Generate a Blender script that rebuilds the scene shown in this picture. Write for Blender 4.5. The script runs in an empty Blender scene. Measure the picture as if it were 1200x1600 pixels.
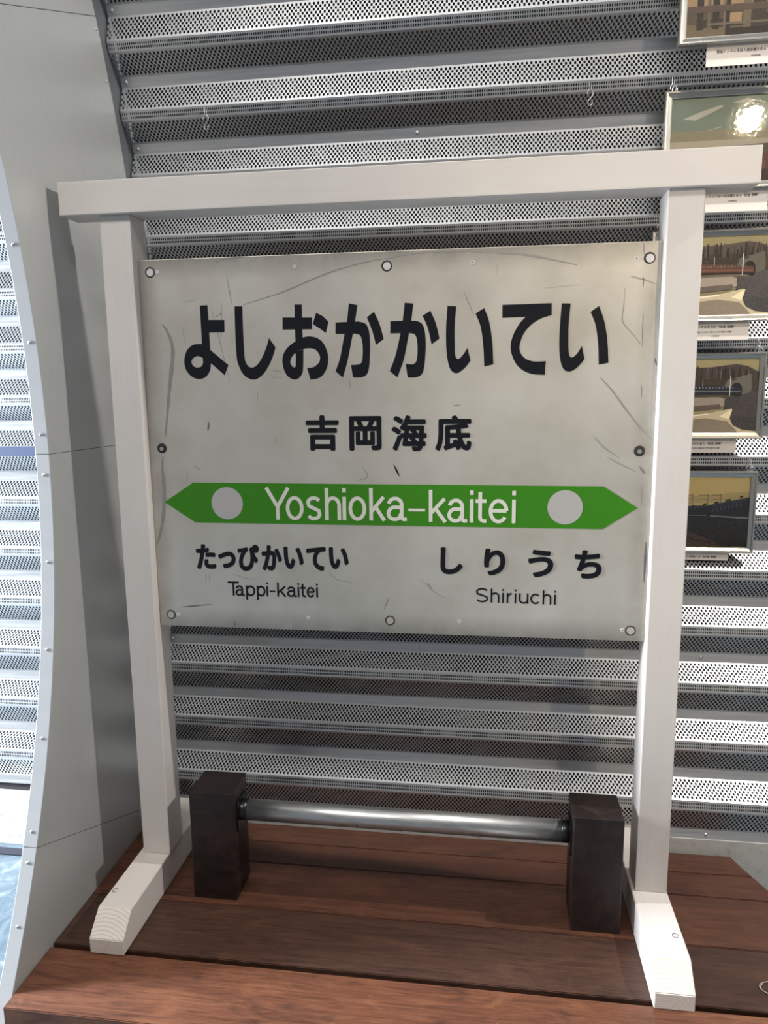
import bpy, bmesh, math, random
from mathutils import Vector, Matrix

random.seed(7)
scene = bpy.context.scene
COL = scene.collection

# ------------------------------------------------------------------ camera
CAM = Vector((0.2278, -1.7101, 1.3050))
YAW, PITCH, ROLL, FPX = 0.1390, -0.1628, -0.0114, 1156.1
cam_data = bpy.data.cameras.new('camera')
cam = bpy.data.objects.new('camera', cam_data)
COL.objects.link(cam)
fwd = Vector((-math.sin(YAW) * math.cos(PITCH), math.cos(YAW) * math.cos(PITCH), math.sin(PITCH)))
rgt = fwd.cross(Vector((0, 0, 1))).normalized()
upv = rgt.cross(fwd)
c_, s_ = math.cos(ROLL), math.sin(ROLL)
r2, u2 = c_ * rgt + s_ * upv, -s_ * rgt + c_ * upv
M = Matrix((r2, u2, -fwd)).transposed().to_4x4()
M.translation = CAM
cam.matrix_world = M
cam_data.sensor_fit = 'VERTICAL'
cam_data.sensor_height = 36.0
cam_data.lens = FPX / 1600.0 * 36.0
cam_data.clip_start = 0.02
scene.camera = cam

# ------------------------------------------------------------------ world, lamps, exposure
world = bpy.data.worlds.new('hall_ambient')
scene.world = world
world.use_nodes = True
bg = world.node_tree.nodes['Background']
bg.inputs['Color'].default_value = (0.90, 0.94, 1.0, 1)
bg.inputs['Strength'].default_value = 0.24

def lamp(name, kind, loc, aim, power, color, **kw):
    d = bpy.data.lights.new(name, kind)
    d.energy = power
    d.color = color
    for k, v in kw.items():
        setattr(d, k, v)
    o = bpy.data.objects.new(name, d)
    COL.objects.link(o)
    o.location = loc
    o.rotation_euler = (Vector(aim) - Vector(loc)).to_track_quat('-Z', 'Y').to_euler()
    return o

# Lamps and daylight of the hall, all outside the picture.
# Spot on the tunnel arch to the right: it throws the post's and beam's shadow on the steel rib.
lamp('ceiling_spot_right_offscreen', 'SPOT', (2.15, -0.09, 2.76), (0.0, 0.20, 1.2), 230, (1.0, 0.95, 0.88),
     spot_size=math.radians(150), spot_blend=0.5, shadow_soft_size=0.035)
# Warm spot on the arch behind the viewer: the lamp mirrored in the glass of a picture.
lamp('warm_spot_behind_offscreen', 'SPOT', (2.25, -4.14, 3.38), (0.95, 0.40, 1.35), 270, (1.0, 0.82, 0.56),
     spot_size=math.radians(30), spot_blend=0.7, shadow_soft_size=0.065)
# General ceiling light of the hall, at the crown of the tunnel above the walkway.
lamp('hall_ceiling_light_offscreen', 'AREA', (-0.5, -2.1, 4.05), (-0.3, -0.9, 0.0), 105, (1.0, 0.96, 0.91),
     shape='RECTANGLE', size=3.2, size_y=0.6)
# Daylight from the entrance at the left end of the hall, raking along the bay beyond the rib.
lamp('entrance_daylight_left_offscreen', 'AREA', (-5.2, -0.50, 1.7), (-1.2, 0.30, 0.75), 540, (0.84, 0.92, 1.0),
     shape='RECTANGLE', size=0.6, size_y=2.4, spread=math.radians(100))

vs = scene.view_settings
vs.view_transform = 'Standard'
vs.look = 'None'
vs.exposure = -0.1
vs.gamma = 1.0
vs.use_curve_mapping = False

# ------------------------------------------------------------------ measured data (metres, sign-board plane)
BIG = [
 [[(-0.4328,1.4750),(-0.3921,1.4741),(-0.3930,1.4461),(-0.4343,1.4461)],
  [(-0.4509,1.5086),(-0.4319,1.5090),(-0.4301,1.3735),(-0.4498,1.3729)],
  [(-0.4478,1.4194),(-0.4503,1.4195),(-0.4527,1.4196),(-0.4552,1.4197),(-0.4577,1.4197),(-0.4604,1.4196),(-0.4631,1.4195),(-0.4659,1.4194),(-0.4688,1.4191),(-0.4716,1.4185),(-0.4745,1.4173),(-0.4776,1.4155),(-0.4808,1.4134),(-0.4839,1.4108),(-0.4869,1.4078),(-0.4894,1.4044),(-0.4915,1.4004),(-0.4934,1.3958),(-0.4950,1.3909),(-0.4961,1.3859),(-0.4968,1.3812),(-0.4970,1.3766),(-0.4967,1.3720),(-0.4960,1.3674),(-0.4949,1.3630),(-0.4934,1.3590),(-0.4913,1.3553),(-0.4888,1.3518),(-0.4858,1.3486),(-0.4827,1.3457),(-0.4796,1.3433),(-0.4764,1.3413),(-0.4730,1.3397),(-0.4695,1.3385),(-0.4659,1.3377),(-0.4625,1.3373),(-0.4590,1.3374),(-0.4555,1.3380),(-0.4521,1.3389),(-0.4488,1.3403),(-0.4458,1.3420),(-0.4430,1.3441),(-0.4404,1.3467),(-0.4381,1.3496),(-0.4360,1.3527),(-0.4343,1.3560),(-0.4329,1.3594),(-0.4320,1.3630),(-0.4314,1.3668),(-0.4308,1.3706),(-0.4300,1.3744),(-0.4497,1.3747),(-0.4507,1.3730),(-0.4517,1.3711),(-0.4527,1.3693),(-0.4538,1.3677),(-0.4553,1.3664),(-0.4571,1.3655),(-0.4592,1.3649),(-0.4614,1.3645),(-0.4636,1.3643),(-0.4657,1.3644),(-0.4677,1.3647),(-0.4697,1.3653),(-0.4717,1.3662),(-0.4734,1.3672),(-0.4749,1.3685),(-0.4762,1.3700),(-0.4773,1.3719),(-0.4783,1.3739),(-0.4789,1.3759),(-0.4791,1.3778),(-0.4789,1.3797),(-0.4783,1.3815),(-0.4774,1.3834),(-0.4762,1.3851),(-0.4748,1.3866),(-0.4731,1.3879),(-0.4710,1.3892),(-0.4687,1.3903),(-0.4664,1.3911),(-0.4642,1.3917),(-0.4623,1.3918),(-0.4603,1.3915),(-0.4585,1.3910),(-0.4567,1.3904),(-0.4550,1.3897),(-0.4534,1.3891),(-0.4519,1.3883),(-0.4505,1.3874),(-0.4491,1.3865),(-0.4477,1.3857)],
  [(-0.4352,1.4095),(-0.3870,1.3693),(-0.3974,1.3457),(-0.4332,1.3771)]],
 [[(-0.3655,1.5047),(-0.3657,1.4950),(-0.3659,1.4856),(-0.3661,1.4760),(-0.3663,1.4659),(-0.3664,1.4550),(-0.3664,1.4423),(-0.3664,1.4282),(-0.3663,1.4138),(-0.3661,1.4006),(-0.3656,1.3900),(-0.3650,1.3824),(-0.3642,1.3771),(-0.3633,1.3732),(-0.3621,1.3697),(-0.3607,1.3658),(-0.3590,1.3615),(-0.3572,1.3572),(-0.3551,1.3531),(-0.3527,1.3493),(-0.3500,1.3460),(-0.3468,1.3429),(-0.3432,1.3402),(-0.3394,1.3379),(-0.3356,1.3360),(-0.3320,1.3347),(-0.3286,1.3341),(-0.3254,1.3341),(-0.3222,1.3345),(-0.3190,1.3354),(-0.3158,1.3367),(-0.3124,1.3385),(-0.3090,1.3407),(-0.3057,1.3433),(-0.3024,1.3463),(-0.2992,1.3496),(-0.2960,1.3534),(-0.2930,1.3576),(-0.2900,1.3622),(-0.2872,1.3667),(-0.2846,1.3712),(-0.2822,1.3756),(-0.2801,1.3801),(-0.2781,1.3845),(-0.2763,1.3888),(-0.2747,1.3927),(-0.2733,1.3963),(-0.2723,1.3995),(-0.2714,1.4025),(-0.2705,1.4055),(-0.2696,1.4086),(-0.2847,1.4304),(-0.2853,1.4280),(-0.2860,1.4257),(-0.2866,1.4233),(-0.2874,1.4207),(-0.2883,1.4180),(-0.2894,1.4151),(-0.2906,1.4119),(-0.2919,1.4086),(-0.2933,1.4052),(-0.2949,1.4017),(-0.2966,1.3980),(-0.2985,1.3940),(-0.3005,1.3900),(-0.3026,1.3860),(-0.3048,1.3824),(-0.3070,1.3789),(-0.3094,1.3756),(-0.3119,1.3724),(-0.3144,1.3697),(-0.3168,1.3673),(-0.3192,1.3656),(-0.3217,1.3642),(-0.3241,1.3632),(-0.3264,1.3626),(-0.3285,1.3623),(-0.3306,1.3623),(-0.3325,1.3627),(-0.3344,1.3634),(-0.3361,1.3644),(-0.3376,1.3655),(-0.3390,1.3668),(-0.3402,1.3683),(-0.3413,1.3700),(-0.3423,1.3720),(-0.3432,1.3743),(-0.3440,1.3762),(-0.3447,1.3776),(-0.3453,1.3796),(-0.3458,1.3833),(-0.3463,1.3896),(-0.3466,1.3997),(-0.3468,1.4128),(-0.3470,1.4273),(-0.3471,1.4417),(-0.3471,1.4546),(-0.3471,1.4655),(-0.3471,1.4757),(-0.3470,1.4853),(-0.3468,1.4949),(-0.3467,1.5046)]],
 [[(-0.2500,1.4763),(-0.1797,1.4746),(-0.1804,1.4483),(-0.2509,1.4490)],
  [(-0.2029,1.5047),(-0.2030,1.4931),(-0.2031,1.4812),(-0.2032,1.4694),(-0.2033,1.4580),(-0.2033,1.4471),(-0.2032,1.4369),(-0.2029,1.4272),(-0.2027,1.4179),(-0.2025,1.4089),(-0.2024,1.4000),(-0.2026,1.3911),(-0.2028,1.3820),(-0.2032,1.3733),(-0.2036,1.3655),(-0.2041,1.3591),(-0.2047,1.3543),(-0.2053,1.3509),(-0.2060,1.3484),(-0.2069,1.3462),(-0.2082,1.3440),(-0.2098,1.3416),(-0.2118,1.3394),(-0.2140,1.3374),(-0.2163,1.3358),(-0.2184,1.3346),(-0.2205,1.3337),(-0.2225,1.3332),(-0.2245,1.3331),(-0.2266,1.3333),(-0.2289,1.3338),(-0.2315,1.3347),(-0.2343,1.3358),(-0.2372,1.3374),(-0.2399,1.3392),(-0.2423,1.3414),(-0.2444,1.3441),(-0.2464,1.3471),(-0.2481,1.3505),(-0.2496,1.3540),(-0.2509,1.3576),(-0.2519,1.3614),(-0.2528,1.3653),(-0.2534,1.3694),(-0.2538,1.3734),(-0.2538,1.3772),(-0.2536,1.3808),(-0.2531,1.3843),(-0.2523,1.3878),(-0.2511,1.3911),(-0.2496,1.3944),(-0.2477,1.3977),(-0.2454,1.4010),(-0.2427,1.4042),(-0.2399,1.4073),(-0.2369,1.4101),(-0.2337,1.4128),(-0.2302,1.4153),(-0.2266,1.4176),(-0.2230,1.4198),(-0.2193,1.4218),(-0.2157,1.4237),(-0.2121,1.4253),(-0.2084,1.4269),(-0.2048,1.4284),(-0.2011,1.4300),(-0.2019,1.4035),(-0.2057,1.4020),(-0.2097,1.4005),(-0.2137,1.3990),(-0.2172,1.3975),(-0.2201,1.3961),(-0.2223,1.3947),(-0.2239,1.3935),(-0.2250,1.3922),(-0.2261,1.3910),(-0.2271,1.3897),(-0.2283,1.3884),(-0.2293,1.3872),(-0.2302,1.3859),(-0.2311,1.3846),(-0.2319,1.3833),(-0.2325,1.3820),(-0.2331,1.3807),(-0.2336,1.3794),(-0.2340,1.3781),(-0.2343,1.3769),(-0.2346,1.3757),(-0.2347,1.3746),(-0.2347,1.3734),(-0.2347,1.3724),(-0.2345,1.3713),(-0.2342,1.3702),(-0.2337,1.3691),(-0.2332,1.3680),(-0.2326,1.3670),(-0.2320,1.3660),(-0.2314,1.3652),(-0.2308,1.3644),(-0.2302,1.3637),(-0.2295,1.3630),(-0.2289,1.3625),(-0.2283,1.3621),(-0.2276,1.3617),(-0.2270,1.3614),(-0.2264,1.3612),(-0.2258,1.3612),(-0.2252,1.3612),(-0.2246,1.3613),(-0.2240,1.3615),(-0.2235,1.3619),(-0.2230,1.3624),(-0.2226,1.3628),(-0.2223,1.3631),(-0.2220,1.3636),(-0.2217,1.3651),(-0.2215,1.3680),(-0.2212,1.3726),(-0.2210,1.3783),(-0.2208,1.3851),(-0.2206,1.3925),(-0.2205,1.4004),(-0.2205,1.4087),(-0.2205,1.4177),(-0.2207,1.4272),(-0.2208,1.4371),(-0.2208,1.4475),(-0.2207,1.4584),(-0.2207,1.4698),(-0.2205,1.4816),(-0.2204,1.4935),(-0.2203,1.5052)],
  [(-0.2216,1.4210),(-0.2175,1.4229),(-0.2133,1.4250),(-0.2091,1.4269),(-0.2050,1.4287),(-0.2011,1.4300),(-0.1974,1.4310),(-0.1938,1.4316),(-0.1903,1.4320),(-0.1868,1.4321),(-0.1831,1.4318),(-0.1792,1.4311),(-0.1750,1.4301),(-0.1708,1.4287),(-0.1668,1.4270),(-0.1632,1.4250),(-0.1601,1.4226),(-0.1572,1.4199),(-0.1547,1.4169),(-0.1523,1.4135),(-0.1502,1.4098),(-0.1483,1.4056),(-0.1465,1.4009),(-0.1451,1.3960),(-0.1439,1.3910),(-0.1432,1.3861),(-0.1429,1.3813),(-0.1431,1.3765),(-0.1436,1.3717),(-0.1444,1.3670),(-0.1456,1.3625),(-0.1471,1.3582),(-0.1491,1.3540),(-0.1514,1.3500),(-0.1539,1.3464),(-0.1563,1.3433),(-0.1589,1.3408),(-0.1615,1.3388),(-0.1642,1.3372),(-0.1671,1.3359),(-0.1701,1.3348),(-0.1732,1.3339),(-0.1765,1.3334),(-0.1800,1.3331),(-0.1834,1.3328),(-0.1868,1.3324),(-0.1942,1.3594),(-0.1919,1.3595),(-0.1896,1.3595),(-0.1872,1.3596),(-0.1850,1.3597),(-0.1829,1.3601),(-0.1809,1.3606),(-0.1791,1.3611),(-0.1773,1.3618),(-0.1756,1.3627),(-0.1738,1.3638),(-0.1718,1.3652),(-0.1697,1.3668),(-0.1677,1.3686),(-0.1659,1.3706),(-0.1646,1.3727),(-0.1636,1.3752),(-0.1629,1.3779),(-0.1625,1.3807),(-0.1624,1.3836),(-0.1629,1.3865),(-0.1639,1.3894),(-0.1654,1.3924),(-0.1673,1.3955),(-0.1693,1.3982),(-0.1715,1.4003),(-0.1736,1.4019),(-0.1758,1.4031),(-0.1782,1.4039),(-0.1809,1.4045),(-0.1839,1.4048),(-0.1873,1.4051),(-0.1911,1.4051),(-0.1952,1.4048),(-0.1993,1.4043),(-0.2032,1.4035),(-0.2071,1.4023),(-0.2109,1.4007),(-0.2148,1.3989),(-0.2186,1.3970),(-0.2224,1.3952)],
  [(-0.1692,1.4853),(-0.1539,1.4773),(-0.1405,1.4643),(-0.1473,1.4391),(-0.1604,1.4487),(-0.1779,1.4601)]],
 [[(-0.1237,1.4623),(-0.0695,1.4631),(-0.0664,1.4623),(-0.0631,1.4617),(-0.0599,1.4610),(-0.0569,1.4600),(-0.0543,1.4586),(-0.0522,1.4567),(-0.0505,1.4545),(-0.0490,1.4520),(-0.0477,1.4491),(-0.0466,1.4458),(-0.0456,1.4420),(-0.0449,1.4380),(-0.0442,1.4334),(-0.0438,1.4283),(-0.0435,1.4225),(-0.0433,1.4157),(-0.0433,1.4080),(-0.0434,1.3998),(-0.0437,1.3917),(-0.0440,1.3844),(-0.0444,1.3777),(-0.0449,1.3711),(-0.0455,1.3650),(-0.0462,1.3594),(-0.0471,1.3546),(-0.0481,1.3507),(-0.0492,1.3476),(-0.0505,1.3450),(-0.0521,1.3429),(-0.0539,1.3410),(-0.0561,1.3393),(-0.0586,1.3381),(-0.0613,1.3372),(-0.0642,1.3365),(-0.0673,1.3360),(-0.0705,1.3357),(-0.0741,1.3357),(-0.0777,1.3359),(-0.0814,1.3361),(-0.0850,1.3362),(-0.0889,1.3647),(-0.0855,1.3647),(-0.0820,1.3647),(-0.0785,1.3648),(-0.0753,1.3649),(-0.0725,1.3653),(-0.0703,1.3658),(-0.0685,1.3664),(-0.0669,1.3672),(-0.0656,1.3682),(-0.0645,1.3694),(-0.0636,1.3706),(-0.0629,1.3719),(-0.0625,1.3735),(-0.0621,1.3755),(-0.0617,1.3783),(-0.0613,1.3821),(-0.0609,1.3867),(-0.0606,1.3918),(-0.0605,1.3969),(-0.0605,1.4017),(-0.0606,1.4063),(-0.0610,1.4109),(-0.0615,1.4153),(-0.0621,1.4194),(-0.0628,1.4229),(-0.0635,1.4258),(-0.0643,1.4282),(-0.0653,1.4301),(-0.0664,1.4318),(-0.0679,1.4332),(-0.0697,1.4342),(-0.0718,1.4348),(-0.0741,1.4352),(-0.0765,1.4355),(-0.0788,1.4359),(-0.1243,1.4361)],
  [(-0.0916,1.5043),(-0.0926,1.4962),(-0.0935,1.4881),(-0.0944,1.4799),(-0.0955,1.4718),(-0.0968,1.4638),(-0.0983,1.4558),(-0.0999,1.4479),(-0.1018,1.4401),(-0.1036,1.4321),(-0.1055,1.4238),(-0.1074,1.4149),(-0.1093,1.4055),(-0.1112,1.3961),(-0.1132,1.3872),(-0.1153,1.3792),(-0.1174,1.3725),(-0.1196,1.3666),(-0.1218,1.3613),(-0.1240,1.3561),(-0.1262,1.3506),(-0.1091,1.3361),(-0.1068,1.3432),(-0.1045,1.3501),(-0.1022,1.3571),(-0.0999,1.3644),(-0.0977,1.3725),(-0.0954,1.3816),(-0.0931,1.3916),(-0.0908,1.4018),(-0.0886,1.4119),(-0.0866,1.4213),(-0.0847,1.4299),(-0.0830,1.4379),(-0.0814,1.4458),(-0.0799,1.4534),(-0.0783,1.4612),(-0.0769,1.4691),(-0.0755,1.4768),(-0.0742,1.4846),(-0.0729,1.4923),(-0.0715,1.5000)],
  [(-0.0497,1.4719),(-0.0471,1.4653),(-0.0444,1.4587),(-0.0418,1.4521),(-0.0393,1.4456),(-0.0371,1.4393),(-0.0353,1.4331),(-0.0337,1.4272),(-0.0324,1.4213),(-0.0310,1.4155),(-0.0296,1.4096),(-0.0111,1.4227),(-0.0129,1.4294),(-0.0146,1.4361),(-0.0164,1.4428),(-0.0183,1.4494),(-0.0203,1.4557),(-0.0226,1.4617),(-0.0251,1.4675),(-0.0278,1.4731),(-0.0304,1.4787),(-0.0330,1.4844)]],
 [[(0.0046,1.4619),(0.0584,1.4620),(0.0617,1.4612),(0.0651,1.4606),(0.0684,1.4600),(0.0715,1.4590),(0.0742,1.4576),(0.0764,1.4559),(0.0782,1.4539),(0.0798,1.4515),(0.0811,1.4487),(0.0823,1.4451),(0.0834,1.4408),(0.0843,1.4358),(0.0850,1.4302),(0.0855,1.4244),(0.0859,1.4186),(0.0861,1.4127),(0.0861,1.4065),(0.0860,1.4002),(0.0857,1.3939),(0.0854,1.3876),(0.0849,1.3811),(0.0844,1.3744),(0.0838,1.3678),(0.0830,1.3617),(0.0821,1.3564),(0.0812,1.3522),(0.0803,1.3486),(0.0792,1.3457),(0.0779,1.3431),(0.0761,1.3408),(0.0740,1.3388),(0.0714,1.3372),(0.0686,1.3360),(0.0655,1.3350),(0.0624,1.3343),(0.0590,1.3339),(0.0553,1.3339),(0.0516,1.3341),(0.0477,1.3344),(0.0440,1.3345),(0.0396,1.3651),(0.0429,1.3648),(0.0464,1.3644),(0.0498,1.3640),(0.0529,1.3638),(0.0556,1.3640),(0.0578,1.3645),(0.0596,1.3654),(0.0611,1.3664),(0.0623,1.3677),(0.0634,1.3692),(0.0643,1.3708),(0.0650,1.3726),(0.0655,1.3746),(0.0658,1.3770),(0.0662,1.3799),(0.0666,1.3835),(0.0669,1.3877),(0.0671,1.3923),(0.0672,1.3969),(0.0672,1.4013),(0.0671,1.4055),(0.0669,1.4098),(0.0665,1.4140),(0.0661,1.4179),(0.0655,1.4212),(0.0648,1.4240),(0.0640,1.4264),(0.0631,1.4284),(0.0620,1.4301),(0.0605,1.4315),(0.0586,1.4326),(0.0564,1.4333),(0.0540,1.4338),(0.0515,1.4343),(0.0491,1.4348),(0.0043,1.4349)],
  [(0.0382,1.5023),(0.0373,1.4947),(0.0364,1.4871),(0.0355,1.4795),(0.0345,1.4718),(0.0334,1.4639),(0.0320,1.4557),(0.0305,1.4474),(0.0289,1.4390),(0.0271,1.4305),(0.0253,1.4221),(0.0233,1.4135),(0.0212,1.4047),(0.0190,1.3959),(0.0167,1.3876),(0.0144,1.3799),(0.0120,1.3731),(0.0096,1.3669),(0.0071,1.3611),(0.0046,1.3554),(0.0021,1.3495),(0.0200,1.3348),(0.0231,1.3428),(0.0263,1.3508),(0.0294,1.3587),(0.0324,1.3668),(0.0350,1.3751),(0.0373,1.3837),(0.0393,1.3926),(0.0410,1.4017),(0.0428,1.4107),(0.0445,1.4194),(0.0463,1.4280),(0.0481,1.4365),(0.0499,1.4448),(0.0515,1.4531),(0.0529,1.4612),(0.0541,1.4692),(0.0551,1.4770),(0.0559,1.4847),(0.0568,1.4924),(0.0576,1.5001)],
  [(0.0792,1.4724),(0.0816,1.4671),(0.0841,1.4619),(0.0865,1.4566),(0.0888,1.4510),(0.0909,1.4450),(0.0928,1.4383),(0.0946,1.4311),(0.0962,1.4236),(0.0978,1.4160),(0.0995,1.4086),(0.1176,1.4211),(0.1159,1.4281),(0.1143,1.4352),(0.1127,1.4422),(0.1109,1.4491),(0.1090,1.4555),(0.1068,1.4615),(0.1044,1.4671),(0.1019,1.4725),(0.0993,1.4779),(0.0968,1.4834)]],
 [[(0.1358,1.4928),(0.1352,1.4839),(0.1345,1.4750),(0.1338,1.4662),(0.1332,1.4573),(0.1328,1.4484),(0.1326,1.4394),(0.1325,1.4302),(0.1325,1.4211),(0.1327,1.4124),(0.1329,1.4044),(0.1333,1.3973),(0.1338,1.3907),(0.1345,1.3846),(0.1352,1.3788),(0.1362,1.3734),(0.1372,1.3681),(0.1384,1.3632),(0.1397,1.3586),(0.1412,1.3545),(0.1430,1.3510),(0.1452,1.3482),(0.1476,1.3459),(0.1503,1.3441),(0.1530,1.3429),(0.1557,1.3424),(0.1584,1.3426),(0.1612,1.3435),(0.1640,1.3449),(0.1667,1.3467),(0.1692,1.3484),(0.1717,1.3503),(0.1740,1.3524),(0.1763,1.3547),(0.1784,1.3571),(0.1804,1.3594),(0.1822,1.3615),(0.1838,1.3637),(0.1854,1.3659),(0.1869,1.3681),(0.1884,1.3703),(0.1815,1.3991),(0.1803,1.3972),(0.1792,1.3952),(0.1781,1.3933),(0.1769,1.3914),(0.1757,1.3895),(0.1745,1.3877),(0.1732,1.3859),(0.1718,1.3841),(0.1704,1.3824),(0.1690,1.3808),(0.1675,1.3792),(0.1660,1.3776),(0.1644,1.3762),(0.1628,1.3750),(0.1614,1.3743),(0.1602,1.3741),(0.1590,1.3742),(0.1579,1.3747),(0.1569,1.3755),(0.1560,1.3766),(0.1553,1.3779),(0.1546,1.3794),(0.1541,1.3812),(0.1537,1.3835),(0.1533,1.3864),(0.1529,1.3897),(0.1527,1.3935),(0.1525,1.3978),(0.1524,1.4027),(0.1523,1.4085),(0.1521,1.4152),(0.1520,1.4228),(0.1519,1.4311),(0.1519,1.4395),(0.1521,1.4480),(0.1526,1.4564),(0.1532,1.4651),(0.1540,1.4739),(0.1548,1.4827),(0.1555,1.4914)],
  [(0.1991,1.4747),(0.2016,1.4688),(0.2041,1.4632),(0.2066,1.4574),(0.2089,1.4512),(0.2109,1.4445),(0.2126,1.4370),(0.2140,1.4289),(0.2152,1.4204),(0.2162,1.4116),(0.2171,1.4028),(0.2179,1.3939),(0.2185,1.3847),(0.2189,1.3753),(0.2194,1.3659),(0.2198,1.3565),(0.2403,1.3611),(0.2397,1.3717),(0.2392,1.3825),(0.2386,1.3931),(0.2379,1.4035),(0.2370,1.4134),(0.2358,1.4229),(0.2344,1.4322),(0.2329,1.4411),(0.2312,1.4494),(0.2294,1.4571),(0.2274,1.4638),(0.2253,1.4697),(0.2230,1.4751),(0.2207,1.4804),(0.2185,1.4859)]],
 [[(0.2588,1.4917),(0.3673,1.4927),(0.3675,1.4667),(0.3633,1.4656),(0.3591,1.4646),(0.3549,1.4636),(0.3507,1.4624),(0.3465,1.4608),(0.3422,1.4588),(0.3377,1.4566),(0.3333,1.4541),(0.3291,1.4514),(0.3251,1.4484),(0.3212,1.4450),(0.3175,1.4414),(0.3140,1.4374),(0.3108,1.4334),(0.3080,1.4293),(0.3057,1.4251),(0.3037,1.4206),(0.3021,1.4161),(0.3007,1.4117),(0.2997,1.4078),(0.2989,1.4043),(0.2984,1.4011),(0.2982,1.3982),(0.2983,1.3954),(0.2986,1.3926),(0.2993,1.3897),(0.3002,1.3869),(0.3015,1.3842),(0.3029,1.3817),(0.3046,1.3793),(0.3064,1.3772),(0.3084,1.3753),(0.3106,1.3735),(0.3130,1.3718),(0.3157,1.3704),(0.3187,1.3691),(0.3220,1.3680),(0.3255,1.3670),(0.3293,1.3663),(0.3334,1.3657),(0.3378,1.3655),(0.3425,1.3656),(0.3475,1.3658),(0.3525,1.3660),(0.3574,1.3662),(0.3555,1.3356),(0.3498,1.3360),(0.3440,1.3363),(0.3382,1.3366),(0.3326,1.3372),(0.3274,1.3382),(0.3224,1.3395),(0.3177,1.3412),(0.3133,1.3431),(0.3091,1.3453),(0.3052,1.3477),(0.3015,1.3505),(0.2981,1.3536),(0.2949,1.3569),(0.2921,1.3605),(0.2894,1.3643),(0.2871,1.3684),(0.2849,1.3729),(0.2831,1.3776),(0.2815,1.3821),(0.2802,1.3863),(0.2793,1.3901),(0.2787,1.3935),(0.2784,1.3968),(0.2784,1.4001),(0.2786,1.4038),(0.2791,1.4079),(0.2799,1.4121),(0.2810,1.4165),(0.2823,1.4210),(0.2840,1.4255),(0.2860,1.4302),(0.2885,1.4352),(0.2912,1.4401),(0.2940,1.4448),(0.2967,1.4490),(0.2994,1.4527),(0.3023,1.4558),(0.3051,1.4588),(0.3080,1.4617),(0.3108,1.4646),(0.2592,1.4633)]],
 [[(0.3892,1.4917),(0.3887,1.4828),(0.3881,1.4738),(0.3875,1.4648),(0.3870,1.4558),(0.3866,1.4470),(0.3863,1.4381),(0.3860,1.4292),(0.3859,1.4205),(0.3858,1.4120),(0.3860,1.4039),(0.3863,1.3962),(0.3867,1.3888),(0.3873,1.3817),(0.3881,1.3751),(0.3891,1.3692),(0.3903,1.3638),(0.3917,1.3590),(0.3933,1.3548),(0.3951,1.3511),(0.3970,1.3481),(0.3992,1.3458),(0.4016,1.3441),(0.4041,1.3430),(0.4067,1.3424),(0.4094,1.3423),(0.4120,1.3426),(0.4148,1.3435),(0.4176,1.3448),(0.4204,1.3464),(0.4230,1.3482),(0.4256,1.3502),(0.4281,1.3525),(0.4305,1.3550),(0.4327,1.3574),(0.4348,1.3597),(0.4365,1.3618),(0.4381,1.3638),(0.4394,1.3657),(0.4408,1.3677),(0.4422,1.3696),(0.4353,1.3987),(0.4339,1.3961),(0.4326,1.3934),(0.4313,1.3908),(0.4299,1.3883),(0.4284,1.3858),(0.4266,1.3834),(0.4246,1.3810),(0.4226,1.3787),(0.4206,1.3767),(0.4188,1.3752),(0.4171,1.3742),(0.4155,1.3736),(0.4140,1.3734),(0.4127,1.3735),(0.4115,1.3740),(0.4105,1.3748),(0.4096,1.3759),(0.4090,1.3773),(0.4084,1.3793),(0.4078,1.3819),(0.4073,1.3850),(0.4068,1.3885),(0.4064,1.3927),(0.4061,1.3976),(0.4059,1.4036),(0.4056,1.4108),(0.4055,1.4192),(0.4053,1.4282),(0.4053,1.4375),(0.4055,1.4465),(0.4059,1.4553),(0.4065,1.4642),(0.4072,1.4731),(0.4079,1.4819),(0.4085,1.4908)],
  [(0.4521,1.4718),(0.4545,1.4663),(0.4570,1.4609),(0.4594,1.4554),(0.4617,1.4496),(0.4637,1.4431),(0.4655,1.4358),(0.4670,1.4279),(0.4684,1.4195),(0.4696,1.4110),(0.4707,1.4023),(0.4715,1.3935),(0.4721,1.3844),(0.4726,1.3751),(0.4730,1.3658),(0.4736,1.3565),(0.4944,1.3605),(0.4937,1.3702),(0.4930,1.3799),(0.4924,1.3896),(0.4915,1.3991),(0.4905,1.4083),(0.4892,1.4174),(0.4876,1.4263),(0.4860,1.4350),(0.4841,1.4433),(0.4821,1.4512),(0.4799,1.4584),(0.4775,1.4650),(0.4750,1.4714),(0.4725,1.4777),(0.4700,1.4841)]],
]
KANJI = [
  ('吉', (-0.2017, -0.1214, 1.1645, 1.2485), 0.0028),
  ('岡', (-0.0962, -0.0187, 1.1645, 1.246), 0.0028),
  ('海', (0.0049, 0.088, 1.1633, 1.2472), 0.0028),
  ('底', (0.1078, 0.1922, 1.1637, 1.2465), 0.0028),
]
KANA_L = [
  ('た', (-0.4933, -0.4418, 0.8664, 0.9306), 0.0029),
  ('っ', (-0.436, -0.3905, 0.8698, 0.9125), 0.0029),
  ('ぴ', (-0.3847, -0.3296, 0.8639, 0.9315), 0.0029),
  ('か', (-0.323, -0.2712, 0.8664, 0.9309), 0.0029),
  ('い', (-0.2668, -0.2165, 0.8715, 0.9281), 0.0029),
  ('て', (-0.2096, -0.1602, 0.8684, 0.9286), 0.0029),
  ('い', (-0.1527, -0.1038, 0.874, 0.9286), 0.0029),
]
KANA_R = [
  ('し', (0.1204, 0.1737, 0.8673, 0.9333), 0.0029),
  ('り', (0.224, 0.2744, 0.8664, 0.932), 0.0029),
  ('う', (0.327, 0.3862, 0.8647, 0.9313), 0.0029),
  ('ち', (0.4339, 0.4965, 0.8642, 0.9323), 0.0029),
]
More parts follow.
